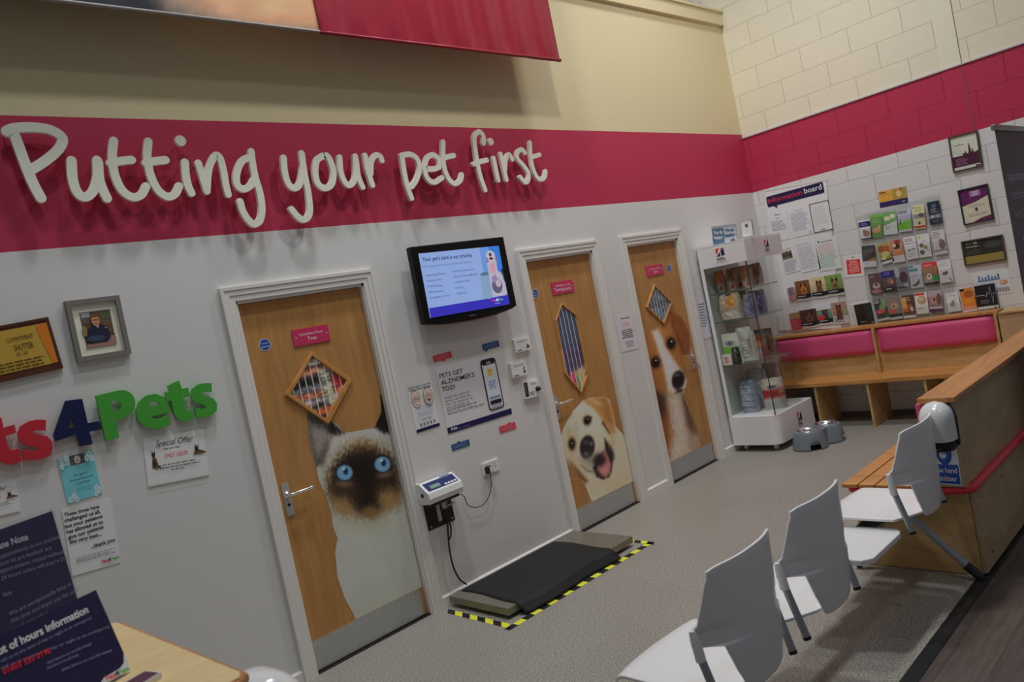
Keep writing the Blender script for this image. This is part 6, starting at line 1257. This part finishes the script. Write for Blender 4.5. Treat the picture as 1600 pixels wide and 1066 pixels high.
# upright counter signs, turned towards the entrance
def csign(org, yaw, lean, w, h, q, name, lab):
    a = math.radians(yaw); U = np.array([math.cos(a), math.sin(a), 0]); B = np.array([-math.sin(a), math.cos(a), 0]); V = np.array([0, 0, 1])*math.cos(math.radians(lean))+B*math.sin(math.radians(lean))
    P = Plane(np.array(org, float), U, V); return P, w, h
P1, w1, h1 = csign((.425, -1.685, 1.104), 29.5, 4, .30, .362, None, '', '')
s = Sheet(P1, [(0, 0), (1, 1), (2, 2)], 0, .001, None); s.tl = np.array([-w1, h1]); s.x = np.array([1., 0]); s.y = np.array([0, -1.]); s.w = w1; s.h = h1; s.n = .003
s.mb.slab(P1, [(-w1, 0), (0, 0), (0, h1), (-w1, h1)], 0, .003, ACR)
s.mb.slab(P1, [(-w1+.006, .03), (-.007, .03), (-.007, h1-.008), (-w1+.006, h1-.008)], .001, .0035, M((30, 31, 52), .45)); s.n = .0038
s.mb.slab(P1, [(-w1, 0), (0, 0), (0, .003), (-w1, .003)], -.07, .0, ACR)
TXT = (92, 92, 108)
s.textpx('Please Note', *zm([(-82, 918), (175, 835)], 4.1, 0, 640), 0.016, (128, 130, 140), .02)
for t, a, b in (('All appointments at our practice', (-62, 975), (372, 828)), ('must be pre booked, any', (-18, 1008), (325, 895)), ('appointments missed without', (-12, 1052), (400, 922)), ('24 hours notice will incur a £10', (-2, 1098), (425, 962))):
    s.textpx(t, *zm([a, b], 4.1, 0, 640), 0.010, TXT, .0)
for t, a, b in (('fee', (8, 395), (55, 378)), ('We are exceptionally busy at', (42, 500), (378, 330)), ('this time and thank you for your', (50, 538), (420, 360)), ('understanding', (75, 575), (250, 490))):
    s.textpx(t, *zm([a, b], 3.478, 0, 820), 0.010, TXT, .0)
s.done('counter_sign', 'tall dark blue please note sign in a clear holder on the counter', 'sign')
P2_, w2, h2 = csign((.424, -2.0, 1.106), 23.5, 16, .31, .192, None, '', '')
s = Sheet(P2_, [(0, 0), (1, 1), (2, 2)], 0, .001, None); s.tl = np.array([-w2, h2]); s.x = np.array([1., 0]); s.y = np.array([0, -1.]); s.w = w2; s.h = h2; s.n = .003
s.mb.slab(P2_, [(-w2, 0), (0, 0), (0, h2), (-w2, h2)], 0, .003, M((24, 22, 46), .2, spec=.5))
s.poly([(1, .80), (1, 1), (.0, 1), (.0, .97), (.73, .97), (.76, .99), (.775, .95), (.80, .93), (.93, .93), (.97, .9)], (150, 154, 158))
s.textpx('Out of hours information', *zm([(-60, 735), (478, 478)], 3.478, 0, 820), 0.0165, (150, 152, 158), .03)
for i, (a, b) in enumerate((((0, 752), (495, 512)), ((0, 790), (590, 560)), ((250, 762), (490, 655)), ((250, 790), (420, 715)), ((330, 800), (600, 690)))):
    s.textpx('call us at any time of day or night in an emergency' if i < 2 else 'please listen to our recorded message', *zm([a, b], 3.478, 0, 820), 0.006, (92, 92, 112), .01)
s.textpx('01603 555 0190', *zm([(10, 820), (270, 700)], 3.478, 0, 820), 0.012, (150, 26, 38), .02)
s.textpx('Vets', *zm([(565, 852), (622, 830)], 3.478, 0, 820), 0.010, (168, 34, 46), .03); s.textpx('4', *zm([(620, 830), (640, 820)], 3.478, 0, 820), 0.011, NV, .03); s.textpx('Pets', *zm([(640, 820), (694, 795)], 3.478, 0, 820), 0.010, (66, 120, 56), .03)
s.done('counter_sign', 'low dark out of hours information sign leaning on the counter', 'sign')
m = MB(); m.slab(Plane((0, 0, 1.101), (1, 0, 0), (0, 1, 0)), [(.345, -2.165), (.452, -2.125), (.436, -2.075), (.372, -2.095)], 0, .012, M((150, 148, 150), .5)); m.slab(Plane((0, 0, 1.101), (1, 0, 0), (0, 1, 0)), [(.348, -2.163), (.448, -2.124), (.434, -2.078), (.374, -2.097)], .012, .0125, M((62, 34, 48), .4))
tag(m.build('card_stack'), 'small stack of purple topped cards on the counter', 'cards')
